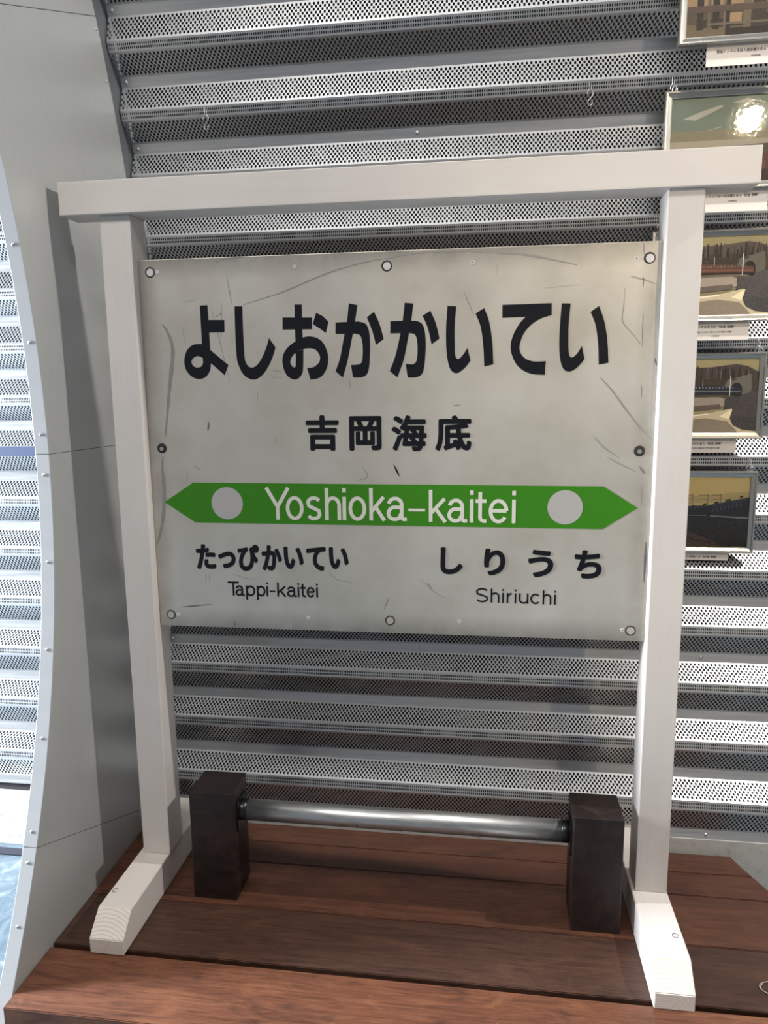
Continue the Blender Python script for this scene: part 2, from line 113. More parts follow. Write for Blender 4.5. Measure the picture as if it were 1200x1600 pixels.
ROM_G1 = [
  ('Y', -0.3079, -0.2474, 0.9950, 1.0530),
  ('o', -0.2571, -0.2126, 0.9952, 1.0531),
  ('s', -0.2057, -0.1684, 0.9954, 1.0532),
  ('h', -0.1594, -0.1198, 0.9956, 1.0533),
  ('i', -0.1156, -0.1077, 0.9957, 1.0533),
  ('o', -0.1014, -0.0580, 0.9958, 1.0535),
  ('k', -0.0507, -0.0091, 0.9960, 1.0536),
  ('a', -0.0076, 0.0399, 0.9961, 1.0537),
]
ROM_G2 = [
  ('-', 0.0439, 0.0838, 0.9946, 1.0509),
  ('k', 0.0926, 0.1369, 0.9944, 1.0507),
  ('a', 0.1379, 0.1834, 0.9943, 1.0505),
  ('i', 0.1901, 0.1978, 0.9941, 1.0502),
  ('t', 0.2030, 0.2286, 0.9940, 1.0502),
  ('e', 0.2337, 0.2795, 0.9939, 1.0502),
  ('i', 0.2882, 0.2958, 0.9937, 1.0498),
]
ROM_B1 = [
  ('T', -0.4142, -0.3852, 0.7991, 0.8261),
  ('a', -0.3941, -0.3707, 0.7992, 0.8261),
  ('p', -0.3674, -0.3429, 0.7994, 0.8262),
  ('p', -0.3396, -0.3164, 0.7996, 0.8262),
  ('i', -0.3142, -0.3098, 0.7997, 0.8260),
  ('-', -0.3059, -0.2911, 0.7998, 0.8262),
  ('k', -0.2867, -0.2625, 0.7999, 0.8263),
  ('a', -0.2609, -0.2363, 0.8001, 0.8264),
  ('i', -0.2342, -0.2298, 0.8003, 0.8262),
  ('t', -0.2271, -0.2129, 0.8003, 0.8263),
  ('e', -0.2113, -0.1901, 0.8004, 0.8264),
  ('i', -0.1869, -0.1826, 0.8005, 0.8263),
]
ROM_B2 = [
  ('S', 0.2057, 0.2349, 0.7999, 0.8253),
  ('h', 0.2407, 0.2619, 0.7996, 0.8249),
  ('i', 0.2682, 0.2718, 0.7994, 0.8245),
  ('r', 0.2785, 0.2909, 0.7993, 0.8245),
  ('i', 0.2976, 0.3012, 0.7991, 0.8243),
  ('u', 0.3074, 0.3300, 0.7990, 0.8244),
  ('c', 0.3341, 0.3581, 0.7988, 0.8243),
  ('h', 0.3627, 0.3836, 0.7986, 0.8240),
  ('i', 0.3897, 0.3938, 0.7984, 0.8236),
]
ARROW = [(-0.5683, 1.0361), (-0.4912, 1.0854), (0.4934, 1.0825), (0.5713, 1.0331), (0.4954, 0.9825), (-0.4901, 0.9852)]
CIRC_L = (-0.4059,1.0344,0.0405)
CIRC_R = (0.4091,1.0329,0.0400)
BOLTS = [(-0.5707, 1.5885), (-0.0024, 1.5846), (0.5731, 1.5822), (-0.5668, 1.1704), (0.5696, 1.1634), (-0.5687, 0.7445), (-0.003, 0.7468), (0.5675, 0.7406)]
SCREWS = [(-0.5528, 1.5884), (-0.2167, 1.5892), (0.1923, 1.5859), (0.5458, 1.5822), (-0.5506, 0.7451), (-0.2099, 0.747), (0.1668, 0.7495), (0.5491, 0.7411)]
SCRATCHES = [
  ([(-0.548, 1.4677), (-0.5386, 1.4554), (-0.5287, 1.4316), (-0.5247, 1.4052), (-0.5292, 1.3681), (-0.5378, 1.3201), (-0.5476, 1.2554), (-0.5561, 1.2007)], 0.01, 0.5),
  ([(-0.5663, 1.1487), (-0.5692, 1.1209), (-0.5677, 1.0705), (-0.5715, 1.0195), (-0.5812, 0.9681), (-0.5944, 0.9287)], 0.01, 0.5),
  ([(-0.3439, 1.5077), (-0.2971, 1.5202), (-0.248, 1.534), (-0.1993, 1.5517), (-0.1458, 1.571), (-0.093, 1.5856), (-0.0306, 1.5978), (0.0183, 1.603)], 0.003, 0.5),
  ([(0.0208, 1.6051), (0.0833, 1.6109), (0.1554, 1.6123), (0.2266, 1.6078), (0.2971, 1.5999), (0.3572, 1.5877), (0.4193, 1.5729)], 0.006, 0.55),
  ([(-0.4105, 1.6046), (-0.38, 1.6127), (-0.3283, 1.6159)], 0.003, 0.5),
  ([(-0.3817, 1.5764), (-0.3768, 1.5417), (-0.3709, 1.5048)], 0.002, 0.5),
  ([(-0.4228, 1.502), (-0.4124, 1.4553), (-0.3988, 1.3924), (-0.3851, 1.3289)], 0.0016, 0.45),
  ([(-0.3985, 1.5142), (-0.399, 1.4808), (-0.4032, 1.4291)], 0.0018, 0.4),
  ([(-0.415, 1.4822), (-0.4026, 1.4871), (-0.3977, 1.4962)], 0.0016, 0.4),
  ([(-0.4444, 1.2357), (-0.4438, 1.2249), (-0.4468, 1.2124)], 0.005, 0.3),
  ([(-0.4987, 1.4624), (-0.4954, 1.4414), (-0.4928, 1.4177)], 0.0015, 0.6),
  ([(-0.4898, 1.5192), (-0.4701, 1.5213), (-0.4515, 1.5259)], 0.003, 0.75),
  ([(-0.2815, 1.3559), (-0.2543, 1.3514)], 0.0015, 0.6),
  ([(-0.2848, 1.3397), (-0.2547, 1.3378)], 0.0015, 0.6),
  ([(-0.0926, 1.333), (-0.0915, 1.3097)], 0.0015, 0.6),
  ([(-0.3166, 1.3043), (-0.3192, 1.2804)], 0.0016, 0.7),
  ([(-0.2763, 1.1956), (-0.2773, 1.1827)], 0.0016, 0.5),
  ([(0.1712, 1.5275), (0.1827, 1.4997), (0.1958, 1.4692)], 0.002, 0.55),
  ([(0.428, 1.5308), (0.3885, 1.5281), (0.3487, 1.5253)], 0.002, 0.75),
  ([(0.5348, 1.5451), (0.569, 1.5353), (0.5984, 1.5224)], 0.004, 0.6),
  ([(0.5237, 1.5222), (0.5228, 1.4833), (0.5217, 1.4489), (0.5448, 1.4213), (0.5634, 1.3987)], 0.0016, 0.4),
  ([(0.5649, 1.4651), (0.5648, 1.4332), (0.5662, 1.3912)], 0.002, 0.35),
  ([(0.5619, 1.5428), (0.5624, 1.522)], 0.002, 0.4),
  ([(0.5593, 1.6146), (0.5609, 1.5883)], 0.002, 0.45),
  ([(0.4768, 1.329), (0.5053, 1.2982), (0.5369, 1.2557), (0.5683, 1.2171), (0.598, 1.1862)], 0.003, 0.5),
  ([(0.5682, 1.3112), (0.5689, 1.2834)], 0.0018, 0.4),
  ([(0.4688, 1.1958), (0.4924, 1.1708), (0.5261, 1.1473)], 0.003, 0.6),
  ([(0.149, 1.2686), (0.1665, 1.27)], 0.002, 0.35),
  ([(0.5935, 1.3693), (0.5981, 1.3533)], 0.004, 0.2),
  ([(0.2454, 1.5993), (0.244, 1.5502)], 0.003, 0.75),
  ([(0.4989, 1.1498), (0.5316, 1.132), (0.5667, 1.1152)], 0.003, 0.6),
  ([(0.5711, 1.1285), (0.5846, 1.1107)], 0.005, 0.35),
  ([(0.5769, 1.0835), (0.5799, 1.037)], 0.003, 0.5),
  ([(0.5935, 0.9536), (0.5934, 0.9114), (0.5928, 0.858)], 0.007, 0.2),
  ([(0.0869, 0.8443), (0.1005, 0.829)], 0.003, 0.45),
  ([(0.068, 0.8561), (0.1032, 0.8235), (0.1357, 0.8064)], 0.002, 0.65),
  ([(0.0077, 1.1323), (0.0224, 1.104)], 0.005, 0.75),
  ([(-0.541, 0.765), (-0.5049, 0.769), (-0.4599, 0.775)], 0.004, 0.4),
  ([(-0.4707, 0.8519), (-0.4712, 0.8315)], 0.0015, 0.5),
  ([(-0.46, 0.855), (-0.4611, 0.8329)], 0.0015, 0.5),
  ([(-0.1563, 0.8677), (-0.1315, 0.8468), (-0.0924, 0.8409)], 0.002, 0.65),
  ([(-0.0655, 1.1278), (-0.0534, 1.1021), (-0.0769, 1.0928)], 0.002, 0.5),
  ([(0.0089, 1.1323), (0.0247, 1.1003)], 0.005, 0.65),
  ([(-0.506, 1.1155), (-0.5047, 1.0877)], 0.003, 0.7),
  ([(-0.488, 1.1267), (-0.4695, 1.1179)], 0.003, 0.65),
  ([(-0.401, 0.7339), (-0.4007, 0.7161)], 0.003, 0.3),
  ([(-0.0051, 0.8047), (-0.0182, 0.7737)], 0.003, 0.5),
  ([(-0.406, 0.8563), (-0.3772, 0.8483), (-0.3426, 0.8416)], 0.002, 0.7),
]
RIVET_T = [0.1853, 0.0982, 0.011, -0.0282, -0.1145, -0.2011, -0.2872, -0.374, -0.4016, -0.4565]

# ------------------------------------------------------------------ helpers
def srgb(r, g, b):
    f = lambda c: (c / 255 / 12.92) if c / 255 <= 0.04045 else ((c / 255 + 0.055) / 1.055) ** 2.4
    return (f(r), f(g), f(b), 1)

def mat(name, color, rough=0.5, metal=0.0, spec=0.5):
    m = bpy.data.materials.new(name)
    m.use_nodes = True
    b = m.node_tree.nodes['Principled BSDF']
    b.inputs['Base Color'].default_value = color
    b.inputs['Roughness'].default_value = rough
    b.inputs['Metallic'].default_value = metal
    b.inputs['Specular IOR Level'].default_value = spec
    return m

class N:
    """small node-graph helper"""
    def __init__(s, m):
        s.t = m.node_tree
        s.b = s.t.nodes['Principled BSDF']
    def node(s, typ, **kw):
        n = s.t.nodes.new(typ)
        for k, v in kw.items():
            if k.startswith('i_'):
                n.inputs[k[2:].replace('_', ' ')].default_value = v
            else:
                setattr(n, k, v)
        return n
    def link(s, a, b):
        s.t.links.new(a, b)
    def math(s, op, a, b=None, c=None):
        n = s.t.nodes.new('ShaderNodeMath')
        n.operation = op
        for i, v in enumerate((a, b, c)):
            if v is None:
                continue
            if isinstance(v, (int, float)):
                n.inputs[i].default_value = v
            else:
                s.t.links.new(v, n.inputs[i])
        return n.outputs[0]
    def coords(s, scale=(1, 1, 1), kind='Object', rot=(0, 0, 0), loc=(0, 0, 0)):
        tc = s.t.nodes.new('ShaderNodeTexCoord')
        mp = s.t.nodes.new('ShaderNodeMapping')
        mp.inputs['Scale'].default_value = scale
        mp.inputs['Rotation'].default_value = rot
        mp.inputs['Location'].default_value = loc
        s.t.links.new(tc.outputs[kind], mp.inputs['Vector'])
        return mp.outputs['Vector']
    def noise(s, vec, scale, detail=4, rough=0.55, dist=0.0):
        n = s.t.nodes.new('ShaderNodeTexNoise')
        n.inputs['Scale'].default_value = scale
        n.inputs['Detail'].default_value = detail
        n.inputs['Roughness'].default_value = rough
        n.inputs['Distortion'].default_value = dist
        s.t.links.new(vec, n.inputs['Vector'])
        return n.outputs['Fac']
    def ramp(s, fac, stops):
        n = s.t.nodes.new('ShaderNodeValToRGB')
        e = n.color_ramp.elements
        e[0].position, e[0].color = stops[0]
        e[1].position, e[1].color = stops[-1]
        for p, c in stops[1:-1]:
            k = e.new(p)
            k.color = c
        s.t.links.new(fac, n.inputs['Fac'])
        return n.outputs['Color']
    def mix(s, fac, a, b, mode='MIX'):
        n = s.t.nodes.new('ShaderNodeMix')
        n.data_type = 'RGBA'
        n.blend_type = mode
        for i, v in ((0, fac), (6, a), (7, b)):
            if isinstance(v, (int, float)):
                n.inputs[i].default_value = v
            elif isinstance(v, tuple):
                n.inputs[i].default_value = v
            else:
                s.t.links.new(v, n.inputs[i])
        return n.outputs[2]
    def bump(s, h, strength=0.2, dist=0.001):
        n = s.t.nodes.new('ShaderNodeBump')
        n.inputs['Strength'].default_value = strength
        n.inputs['Distance'].default_value = dist
        s.t.links.new(h, n.inputs['Height'])
        s.t.links.new(n.outputs['Normal'], s.b.inputs['Normal'])
    def color(s, c):
        s.t.links.new(c, s.b.inputs['Base Color'])

def mesh_obj(name, verts, faces, material, parent=None, smooth=False, uvs=None, mats=None, fmat=None):
    me = bpy.data.meshes.new(name)
    me.from_pydata([tuple(v) for v in verts], [], faces)
    for m in (mats or [material]):
        me.materials.append(m)
    if fmat:
        me.polygons.foreach_set('material_index', fmat)
    if smooth:
        me.polygons.foreach_set('use_smooth', [True] * len(me.polygons))
    if uvs:
        l = me.uv_layers.new(name='UVMap')
        for p in me.polygons:
            for li, vi in zip(p.loop_indices, range(len(p.vertices))):
                l.data[li].uv = uvs[p.index][vi]
    me.update()
    o = bpy.data.objects.new(name, me)
    COL.objects.link(o)
    if parent:
        o.parent = parent
    return o

def bm_obj(name, bm, material, parent=None, smooth=False):
    me = bpy.data.meshes.new(name)
    bm.to_mesh(me)
    bm.free()
    me.materials.append(material)
    if smooth:
        me.polygons.foreach_set('use_smooth', [True] * len(me.polygons))
    o = bpy.data.objects.new(name, me)
    COL.objects.link(o)
    if parent:
        o.parent = parent
    return o

def box_bm(x0, x1, y0, y1, z0, z1, bev=0.0, seg=2):
    bm = bmesh.new()
    bmesh.ops.create_cube(bm, size=1.0)
    for v in bm.verts:
        v.co = Vector((x0 if v.co.x < 0 else x1, y0 if v.co.y < 0 else y1, z0 if v.co.z < 0 else z1))
    if bev:
        bmesh.ops.bevel(bm, geom=list(bm.edges), offset=bev, segments=seg, affect='EDGES', profile=0.6)
    return bm

def empty(name, loc=(0, 0, 0)):
    o = bpy.data.objects.new(name, None)
    o.empty_display_size = 0.05
    COL.objects.link(o)
    o.location = loc
    return o

def tag(o, label=None, cat=None, group=None, kind=None):
    if label: o['label'] = label
    if cat: o['category'] = cat
    if group: o['group'] = group
    if kind: o['kind'] = kind
    return o

def tube(path, r, seg=8, caps=True):
    """verts, faces of a round tube along a 3-D polyline"""
    vs_, fs = [], []
    n = len(path)
    prev = None
    for i, p in enumerate(path):
        p = Vector(p)
        d = (Vector(path[min(i + 1, n - 1)]) - Vector(path[max(i - 1, 0)])).normalized()
        if prev is None:
            a = d.orthogonal().normalized()
        else:
            a = (prev - d * prev.dot(d)).normalized()
        prev = a
        b = d.cross(a)
        for k in range(seg):
            t = 2 * math.pi * k / seg
            vs_.append(p + r * (math.cos(t) * a + math.sin(t) * b))
    for i in range(n - 1):
        for k in range(seg):
            fs.append((i * seg + k, i * seg + (k + 1) % seg, (i + 1) * seg + (k + 1) % seg, (i + 1) * seg + k))
    if caps:
        fs.append(tuple(range(seg))[::-1])
        fs.append(tuple((n - 1) * seg + k for k in range(seg)))
    return vs_, fs

# ------------------------------------------------------------------ materials
# painted white timber with faint grain
def white_timber(name, axis):
    m = mat(name, srgb(228, 221, 216), 0.42)
    g = N(m)
    sc = {'x': (1.2, 30, 30), 'y': (30, 1.2, 30), 'z': (30, 30, 1.2)}[axis]
    n = g.noise(g.coords(sc), 3.0, 5, 0.6, 0.6)
    big = g.noise(g.coords((3, 3, 3)), 2.0, 3)
    c = g.ramp(n, [(0.25, srgb(209, 201, 195)), (0.6, srgb(213, 206, 200)), (0.85, srgb(216, 209, 204))])
    g.color(g.mix(0.35, c, g.ramp(big, [(0.3, srgb(204, 196, 189)), (0.7, srgb(218, 212, 207))])))
    g.bump(n, 0.12, 0.0005)
    return m
WHITE_X, WHITE_Y, WHITE_Z = (white_timber('white_paint_' + a, a) for a in 'xyz')
END = mat('white_paint_end_grain', srgb(225, 217, 207), 0.6)
g = N(END)
w = g.node('ShaderNodeTexWave', wave_type='RINGS', rings_direction='Y')
w.inputs['Scale'].default_value = 52
w.inputs['Distortion'].default_value = 1.2
w.inputs['Detail'].default_value = 2
w.inputs['Detail Scale'].default_value = 1.5
g.link(g.coords((1, 1, 1), loc=(0.012, 0, 0.045)), w.inputs['Vector'])
n = g.noise(g.coords((20, 20, 20)), 2)
g.color(g.mix(g.math('MULTIPLY', n, 0.5), g.ramp(w.outputs['Fac'], [(0.0, srgb(202, 192, 178)), (0.35, srgb(222, 214, 204)), (1.0, srgb(228, 221, 213))]), srgb(198, 188, 174)))

# sign board: worn brushed metal
BOARD = mat('worn_brushed_metal', srgb(196, 190, 180), 0.38, 0.55)
g = N(BOARD)
big = g.noise(g.coords((1, 1, 1)), 4.5, 5, 0.6)
fine = g.noise(g.coords((4, 4, 90)), 6, 4)
dirt = g.noise(g.coords((1, 1, 1), loc=(3, 0, 1)), 9, 6, 0.7)
c = g.ramp(big, [(0.3, srgb(204, 197, 183)), (0.5, srgb(216, 210, 199)), (0.72, srgb(224, 219, 211))])
c = g.mix(g.math('MULTIPLY', fine, 0.22), c, srgb(186, 179, 167))
# grime gathered along the board's edges
tc = g.node('ShaderNodeTexCoord')
sx = g.node('ShaderNodeSeparateXYZ')
g.link(tc.outputs['Object'], sx.inputs[0])
ex = g.math('SUBTRACT', 0.6, g.math('ABSOLUTE', sx.outputs['X']))
ez = g.math('SUBTRACT', 0.45, g.math('ABSOLUTE', g.math('SUBTRACT', sx.outputs['Z'], 0.4512)))
e = g.math('MINIMUM', ex, ez)
edge = g.math('SUBTRACT', 1.0, g.math('SMOOTH_MIN', g.math('DIVIDE', e, 0.05), 1.0, 0.2))
edge = g.math('MAXIMUM', edge, 0.0)
gr = g.math('MULTIPLY', g.math('MULTIPLY', edge, dirt), 0.95)
g.color(g.mix(gr, c, srgb(92, 86, 78)))
g.link(g.math('MULTIPLY_ADD', big, 0.2, 0.28), g.b.inputs['Roughness'])
g.bump(fine, 0.06, 0.0004)
EDGE_DARK = mat('grime_and_shade', srgb(70, 64, 58), 0.6, 0.3)  # bolt surrounds: grime, with the hole's shade put into the colour
BLACK = mat('black_sign_vinyl', srgb(13, 14, 22), 0.28)
GREEN = mat('green_sign_vinyl', srgb(56, 126, 22), 0.25)
LETTER = mat('pale_lettering', srgb(214, 212, 200), 0.4)
DISC = mat('bare_metal_disc', srgb(196, 191, 187), 0.4, 0.35)
SCR = {}
def scratch_mat(v):
    if v not in SCR:
        k = int(70 + 150 * v)
        SCR[v] = mat('scratch_mark', srgb(k, k - 3, k - 8), 0.5, 0.3)
    return SCR[v]
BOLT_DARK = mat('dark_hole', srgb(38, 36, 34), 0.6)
STEEL = mat('bright_steel', srgb(205, 205, 205), 0.3, 0.85)
PLUG = mat('pale_plug', srgb(214, 208, 208), 0.45, 0.1)

# corrugated cladding: anodised aluminium, plain and perforated
def alu(name, holes=None):
    m = mat(name, srgb(196, 198, 200), 0.35, 0.87)
    g = N(m)
    n = g.noise(g.coords((2, 60, 60)), 2.5, 4)
    big = g.noise(g.coords((1, 1, 1)), 2.2, 3)
    c = g.ramp(n, [(0.3, srgb(196, 198, 201)), (0.7, srgb(214, 215, 216))])
    c = g.mix(g.math('MULTIPLY', big, 0.3), c, srgb(178, 182, 188))
    if not holes:
        g.color(c)
        g.link(g.math('MULTIPLY_ADD', n, 0.15, 0.25), g.b.inputs['Roughness'])
        return m
    pu, pv, ru, rv, stag, margin, L = holes
    uv = g.node('ShaderNodeUVMap', uv_map='UVMap')
    s = g.node('ShaderNodeSeparateXYZ')
    g.link(uv.outputs['UV'], s.inputs[0])
    v = g.math('DIVIDE', g.math('SUBTRACT', s.outputs['Y'], margin), pv)
    row = g.math('FLOOR', v)
    u = g.math('DIVIDE', s.outputs['X'], pu)
    if stag:
        u = g.math('ADD', u, g.math('MULTIPLY', g.math('MODULO', row, 2.0), 0.5))
    du = g.math('MULTIPLY', g.math('SUBTRACT', g.math('FRACT', u), 0.5), pu / ru)
    dv = g.math('MULTIPLY', g.math('SUBTRACT', g.math('FRACT', v), 0.5), pv / rv)
    r4 = g.math('ADD', g.math('POWER', g.math('ABSOLUTE', du), 3.0), g.math('POWER', g.math('ABSOLUTE', dv), 3.0))
    hole = g.math('LESS_THAN', r4, 1.0)
    ins = g.math('MULTIPLY', g.math('GREATER_THAN', s.outputs['Y'], margin), g.math('LESS_THAN', s.outputs['Y'], L - margin))
    hole = g.math('MULTIPLY', hole, ins)
    g.color(c)
    # the holes are open: one sees and lights through them to the backing sheet
    g.link(g.math('SUBTRACT', 1.0, hole), g.b.inputs['Alpha'])
    return m

# wall geometry: circular tunnel section, 14 visible corrugations
YC, ZC, RL, T0, DT = -2.5144, 1.1851, 3.0273, 0.34518, 0.054157
DEP = 0.040
FACE_L = math.hypot(0.345 * DT * RL, DEP)
LIP_L = 0.155 * DT * RL
ALU = alu('plain_aluminium')
PERF = alu('perforated_aluminium', (0.0116, FACE_L * 0.84 / 7, 0.0029, 0.0042, True, FACE_L * 0.08, FACE_L))
PERF_LIP = alu('slotted_aluminium', (0.0058, LIP_L * 0.72 / 2, 0.0017, 0.0032, False, LIP_L * 0.14, LIP_L))
BACK_DARK = mat('dark_backing', srgb(28, 29, 33), 0.9)
FIN = mat('satin_steel_panel', srgb(186, 188, 188), 0.36, 0.35)
g = N(FIN)
n = g.noise(g.coords((0.7, 1.2, 1.2)), 1.6, 3, 0.5, 0.3)
f = g.noise(g.coords((40, 40, 6)), 4, 3)
g.color(g.mix(0.5, g.ramp(n, [(0.3, srgb(178, 181, 180)), (0.7, srgb(196, 197, 194))]), g.ramp(f, [(0.3, srgb(184, 186, 187)), (0.7, srgb(192, 193, 193))])))
g.link(g.math('MULTIPLY_ADD', n, 0.15, 0.32), g.b.inputs['Roughness'])
FIN_FRONT = mat('satin_steel_edge', srgb(184, 185, 186), 0.42, 0.4)
PLINTH = mat('pale_plinth', srgb(196, 195, 190), 0.7)
g = N(PLINTH)
n = g.noise(g.coords((3, 3, 3)), 12, 6, 0.7)
g.color(g.ramp(n, [(0.3, srgb(150, 148, 142)), (0.42, srgb(192, 190, 185)), (0.8, srgb(206, 204, 199))]))

# deck boards
def deck_mat(i, dark, mid, light, seed):
    m = mat('stained_deck_board', mid, 0.5)
    g = N(m)
    v = g.coords((1.6, 22, 22), loc=(seed * 3.1, seed * 1.7, 0))
    n = g.noise(v, 3.4, 9, 0.68, 1.6)
    blot = g.noise(g.coords((2.2, 5.0, 3), loc=(seed, seed * 2, 0)), 2.6, 6, 0.62, 0.8)
    fine = g.noise(g.coords((5.0, 150, 150), loc=(seed, 0, 0)), 5.0, 4, 0.7)
    saw = g.noise(g.coords((120, 3, 3), loc=(seed, 0, 0)), 3.0, 3)
    c = g.ramp(n, [(0.25, dark), (0.5, mid), (0.8, light)])
    c = g.mix(g.math('MULTIPLY', fine, 0.5), c, dark)
    c = g.mix(g.math('MULTIPLY', g.math('SMOOTH_MAX', g.math('SUBTRACT', blot, 0.54), 0.0, 0.04), 3.0), c, light)
    c = g.mix(g.math('MULTIPLY', g.math('SMOOTH_MAX', g.math('SUBTRACT', 0.43, blot), 0.0, 0.04), 5.0), c, dark)
    c = g.mix(g.math('MULTIPLY', saw, 0.3), c, dark)
    # a few knots
    vo = g.node('ShaderNodeTexVoronoi', feature='F1')
    vo.inputs['Scale'].default_value = 2.4
    wob = g.node('ShaderNodeVectorMath', operation='ADD')
    nn = g.node('ShaderNodeTexNoise')
    nn.inputs['Scale'].default_value = 14
    kc = g.coords((1.0, 2.0, 1.0), loc=(seed * 1.3, seed * 0.7, 0))
    g.link(kc, nn.inputs['Vector'])
    sc_ = g.node('ShaderNodeVectorMath', operation='SCALE')
    sc_.inputs['Scale'].default_value = 0.05
    g.link(nn.outputs['Color'], sc_.inputs[0])
    g.link(kc, wob.inputs[0])
    g.link(sc_.outputs[0], wob.inputs[1])
    g.link(wob.outputs[0], vo.inputs['Vector'])
    d = vo.outputs['Distance']
    halo = g.math('MAXIMUM', g.math('SUBTRACT', 1.0, g.math('DIVIDE', d, 0.11)), 0.0)
    kn = g.math('MAXIMUM', g.math('SUBTRACT', 1.0, g.math('DIVIDE', d, 0.03)), 0.0)
    c = g.mix(g.math('MULTIPLY', halo, 0.6), c, dark)
    c = g.mix(kn, c, srgb(22, 12, 9))
    g.color(c)
    g.link(g.math('MULTIPLY_ADD', n, 0.25, 0.38), g.b.inputs['Roughness'])
    g.bump(g.math('ADD', n, g.math('MULTIPLY', fine, 0.6)), 0.4, 0.0012)
    return m
DECK = [deck_mat(0, srgb(48, 27, 19), srgb(96, 56, 39), srgb(120, 74, 51), 1.0),
        deck_mat(1, srgb(48, 27, 19), srgb(94, 55, 39), srgb(118, 74, 52), 2.4),
        deck_mat(2, srgb(48, 27, 20), srgb(96, 57, 40), srgb(124, 78, 53), 3.9),
        deck_mat(3, srgb(40, 25, 18), srgb(76, 48, 35), srgb(100, 66, 48), 5.3),
        deck_mat(4, srgb(52, 29, 20), srgb(114, 67, 44), srgb(146, 94, 62), 7.7)]

TIMBER = mat('dark_stained_block', srgb(46, 30, 24), 0.42)
g = N(TIMBER)
n = g.noise(g.coords((8, 8, 8)), 2.4, 7, 0.68, 0.8)
g.color(g.ramp(n, [(0.3, srgb(16, 10, 9)), (0.52, srgb(32, 21, 18)), (0.66, srgb(46, 31, 25)), (0.85, srgb(70, 50, 38))]))
g.link(g.math('MULTIPLY_ADD', n, 0.3, 0.3), g.b.inputs['Roughness'])
g.bump(n, 0.4, 0.002)
PIPE = mat('galvanised_pipe', srgb(190, 192, 192), 0.27, 0.95)
g = N(PIPE)
n = g.noise(g.coords((6, 40, 40)), 3, 5, 0.65)
g.color(g.ramp(n, [(0.25, srgb(178, 180, 178)), (0.6, srgb(204, 206, 206))]))
g.link(g.math('MULTIPLY_ADD', n, 0.12, 0.33), g.b.inputs['Roughness'])
INK = mat('pipe_stamp_ink', srgb(50, 50, 52), 0.6)
RUBBER = mat('black_collar', srgb(14, 14, 17), 0.3)
FLOOR = mat('blue_grey_floor', srgb(96, 116, 136), 0.3)
g = N(FLOOR)
n = g.noise(g.coords((1, 1, 1)), 16, 6, 0.6, 1.2)
r = g.ramp(n, [(0.35, srgb(84, 98, 110)), (0.55, srgb(100, 114, 124)), (0.68, srgb(134, 146, 152))])
g.color(r)
g.bump(n, 0.5, 0.006)
FRAME = mat('silver_picture_frame', srgb(200, 198, 192), 0.26, 0.9)
CARD = mat('white_card', srgb(232, 224, 218), 0.7)
PRINT_INK = mat('caption_ink', srgb(40, 36, 36), 0.7)
PHOTO = mat('photo_print', (1, 1, 1, 1), 0.5)
g = N(PHOTO)
at = g.node('ShaderNodeAttribute', attribute_name='Col')
n = g.noise(g.coords((1, 1, 1)), 330, 4)
g.color(g.mix(0.08, at.outputs['Color'], g.ramp(n, [(0.3, (0.02, 0.02, 0.02, 1)), (0.7, (0.8, 0.76, 0.68, 1))])))
GLASS = bpy.data.materials.new('picture_glass')
GLASS.use_nodes = True
t = GLASS.node_tree
t.nodes.clear()
o_ = t.nodes.new('ShaderNodeOutputMaterial')
mx = t.nodes.new('ShaderNodeMixShader')
tr = t.nodes.new('ShaderNodeBsdfTransparent')
gl = t.nodes.new('ShaderNodeBsdfGlossy')
gl.inputs['Roughness'].default_value = 0.03
fr = t.nodes.new('ShaderNodeFresnel')
fr.inputs['IOR'].default_value = 1.6
nz = t.nodes.new('ShaderNodeTexNoise')
nz.inputs['Scale'].default_value = 90
bp = t.nodes.new('ShaderNodeBump')
bp.inputs['Strength'].default_value = 0.045
bp.inputs['Distance'].default_value = 0.002
tc = t.nodes.new('ShaderNodeTexCoord')
t.links.new(tc.outputs['Object'], nz.inputs['Vector'])
t.links.new(nz.outputs['Fac'], bp.inputs['Height'])
t.links.new(bp.outputs['Normal'], gl.inputs['Normal'])
t.links.new(fr.outputs[0], mx.inputs[0])
t.links.new(tr.outputs[0], mx.inputs[1])
t.links.new(gl.outputs[0], mx.inputs[2])
t.links.new(mx.outputs[0], o_.inputs['Surface'])

# ------------------------------------------------------------------ the setting
FLOOR_Z = -0.115
def arc(r, t):
    return (YC + r * math.cos(t), ZC + r * math.sin(t))

# floor of the hall, under and in front of the deck
tag(bm_obj('floor', box_bm(-4.2, 3.2, -4.5, 0.42, FLOOR_Z - 0.05, FLOOR_Z), FLOOR),
    'pale blue-grey hall floor with rippled sheen', None, None, 'structure')

def shell(name, x0, x1, t_lo, t_hi, r0, r1, material, parent=None, n=24):
    V, F = [], []
    for i in range(n + 1):
        t = t_lo + (t_hi - t_lo) * i / n
        for (r, x) in ((r0, x0), (r0, x1), (r1, x1), (r1, x0)):
            y, z = arc(r, t)
            V.append((x, y, z))
    for i in range(n):
        for k in range(4):
            a, b = i * 4 + k, i * 4 + (k + 1) % 4
            F.append((a, a + 4, b + 4, b))
    F.append((0, 1, 2, 3))
    F.append((n * 4 + 3, n * 4 + 2, n * 4 + 1, n * 4))
    return mesh_obj(name, V, F, material, parent)

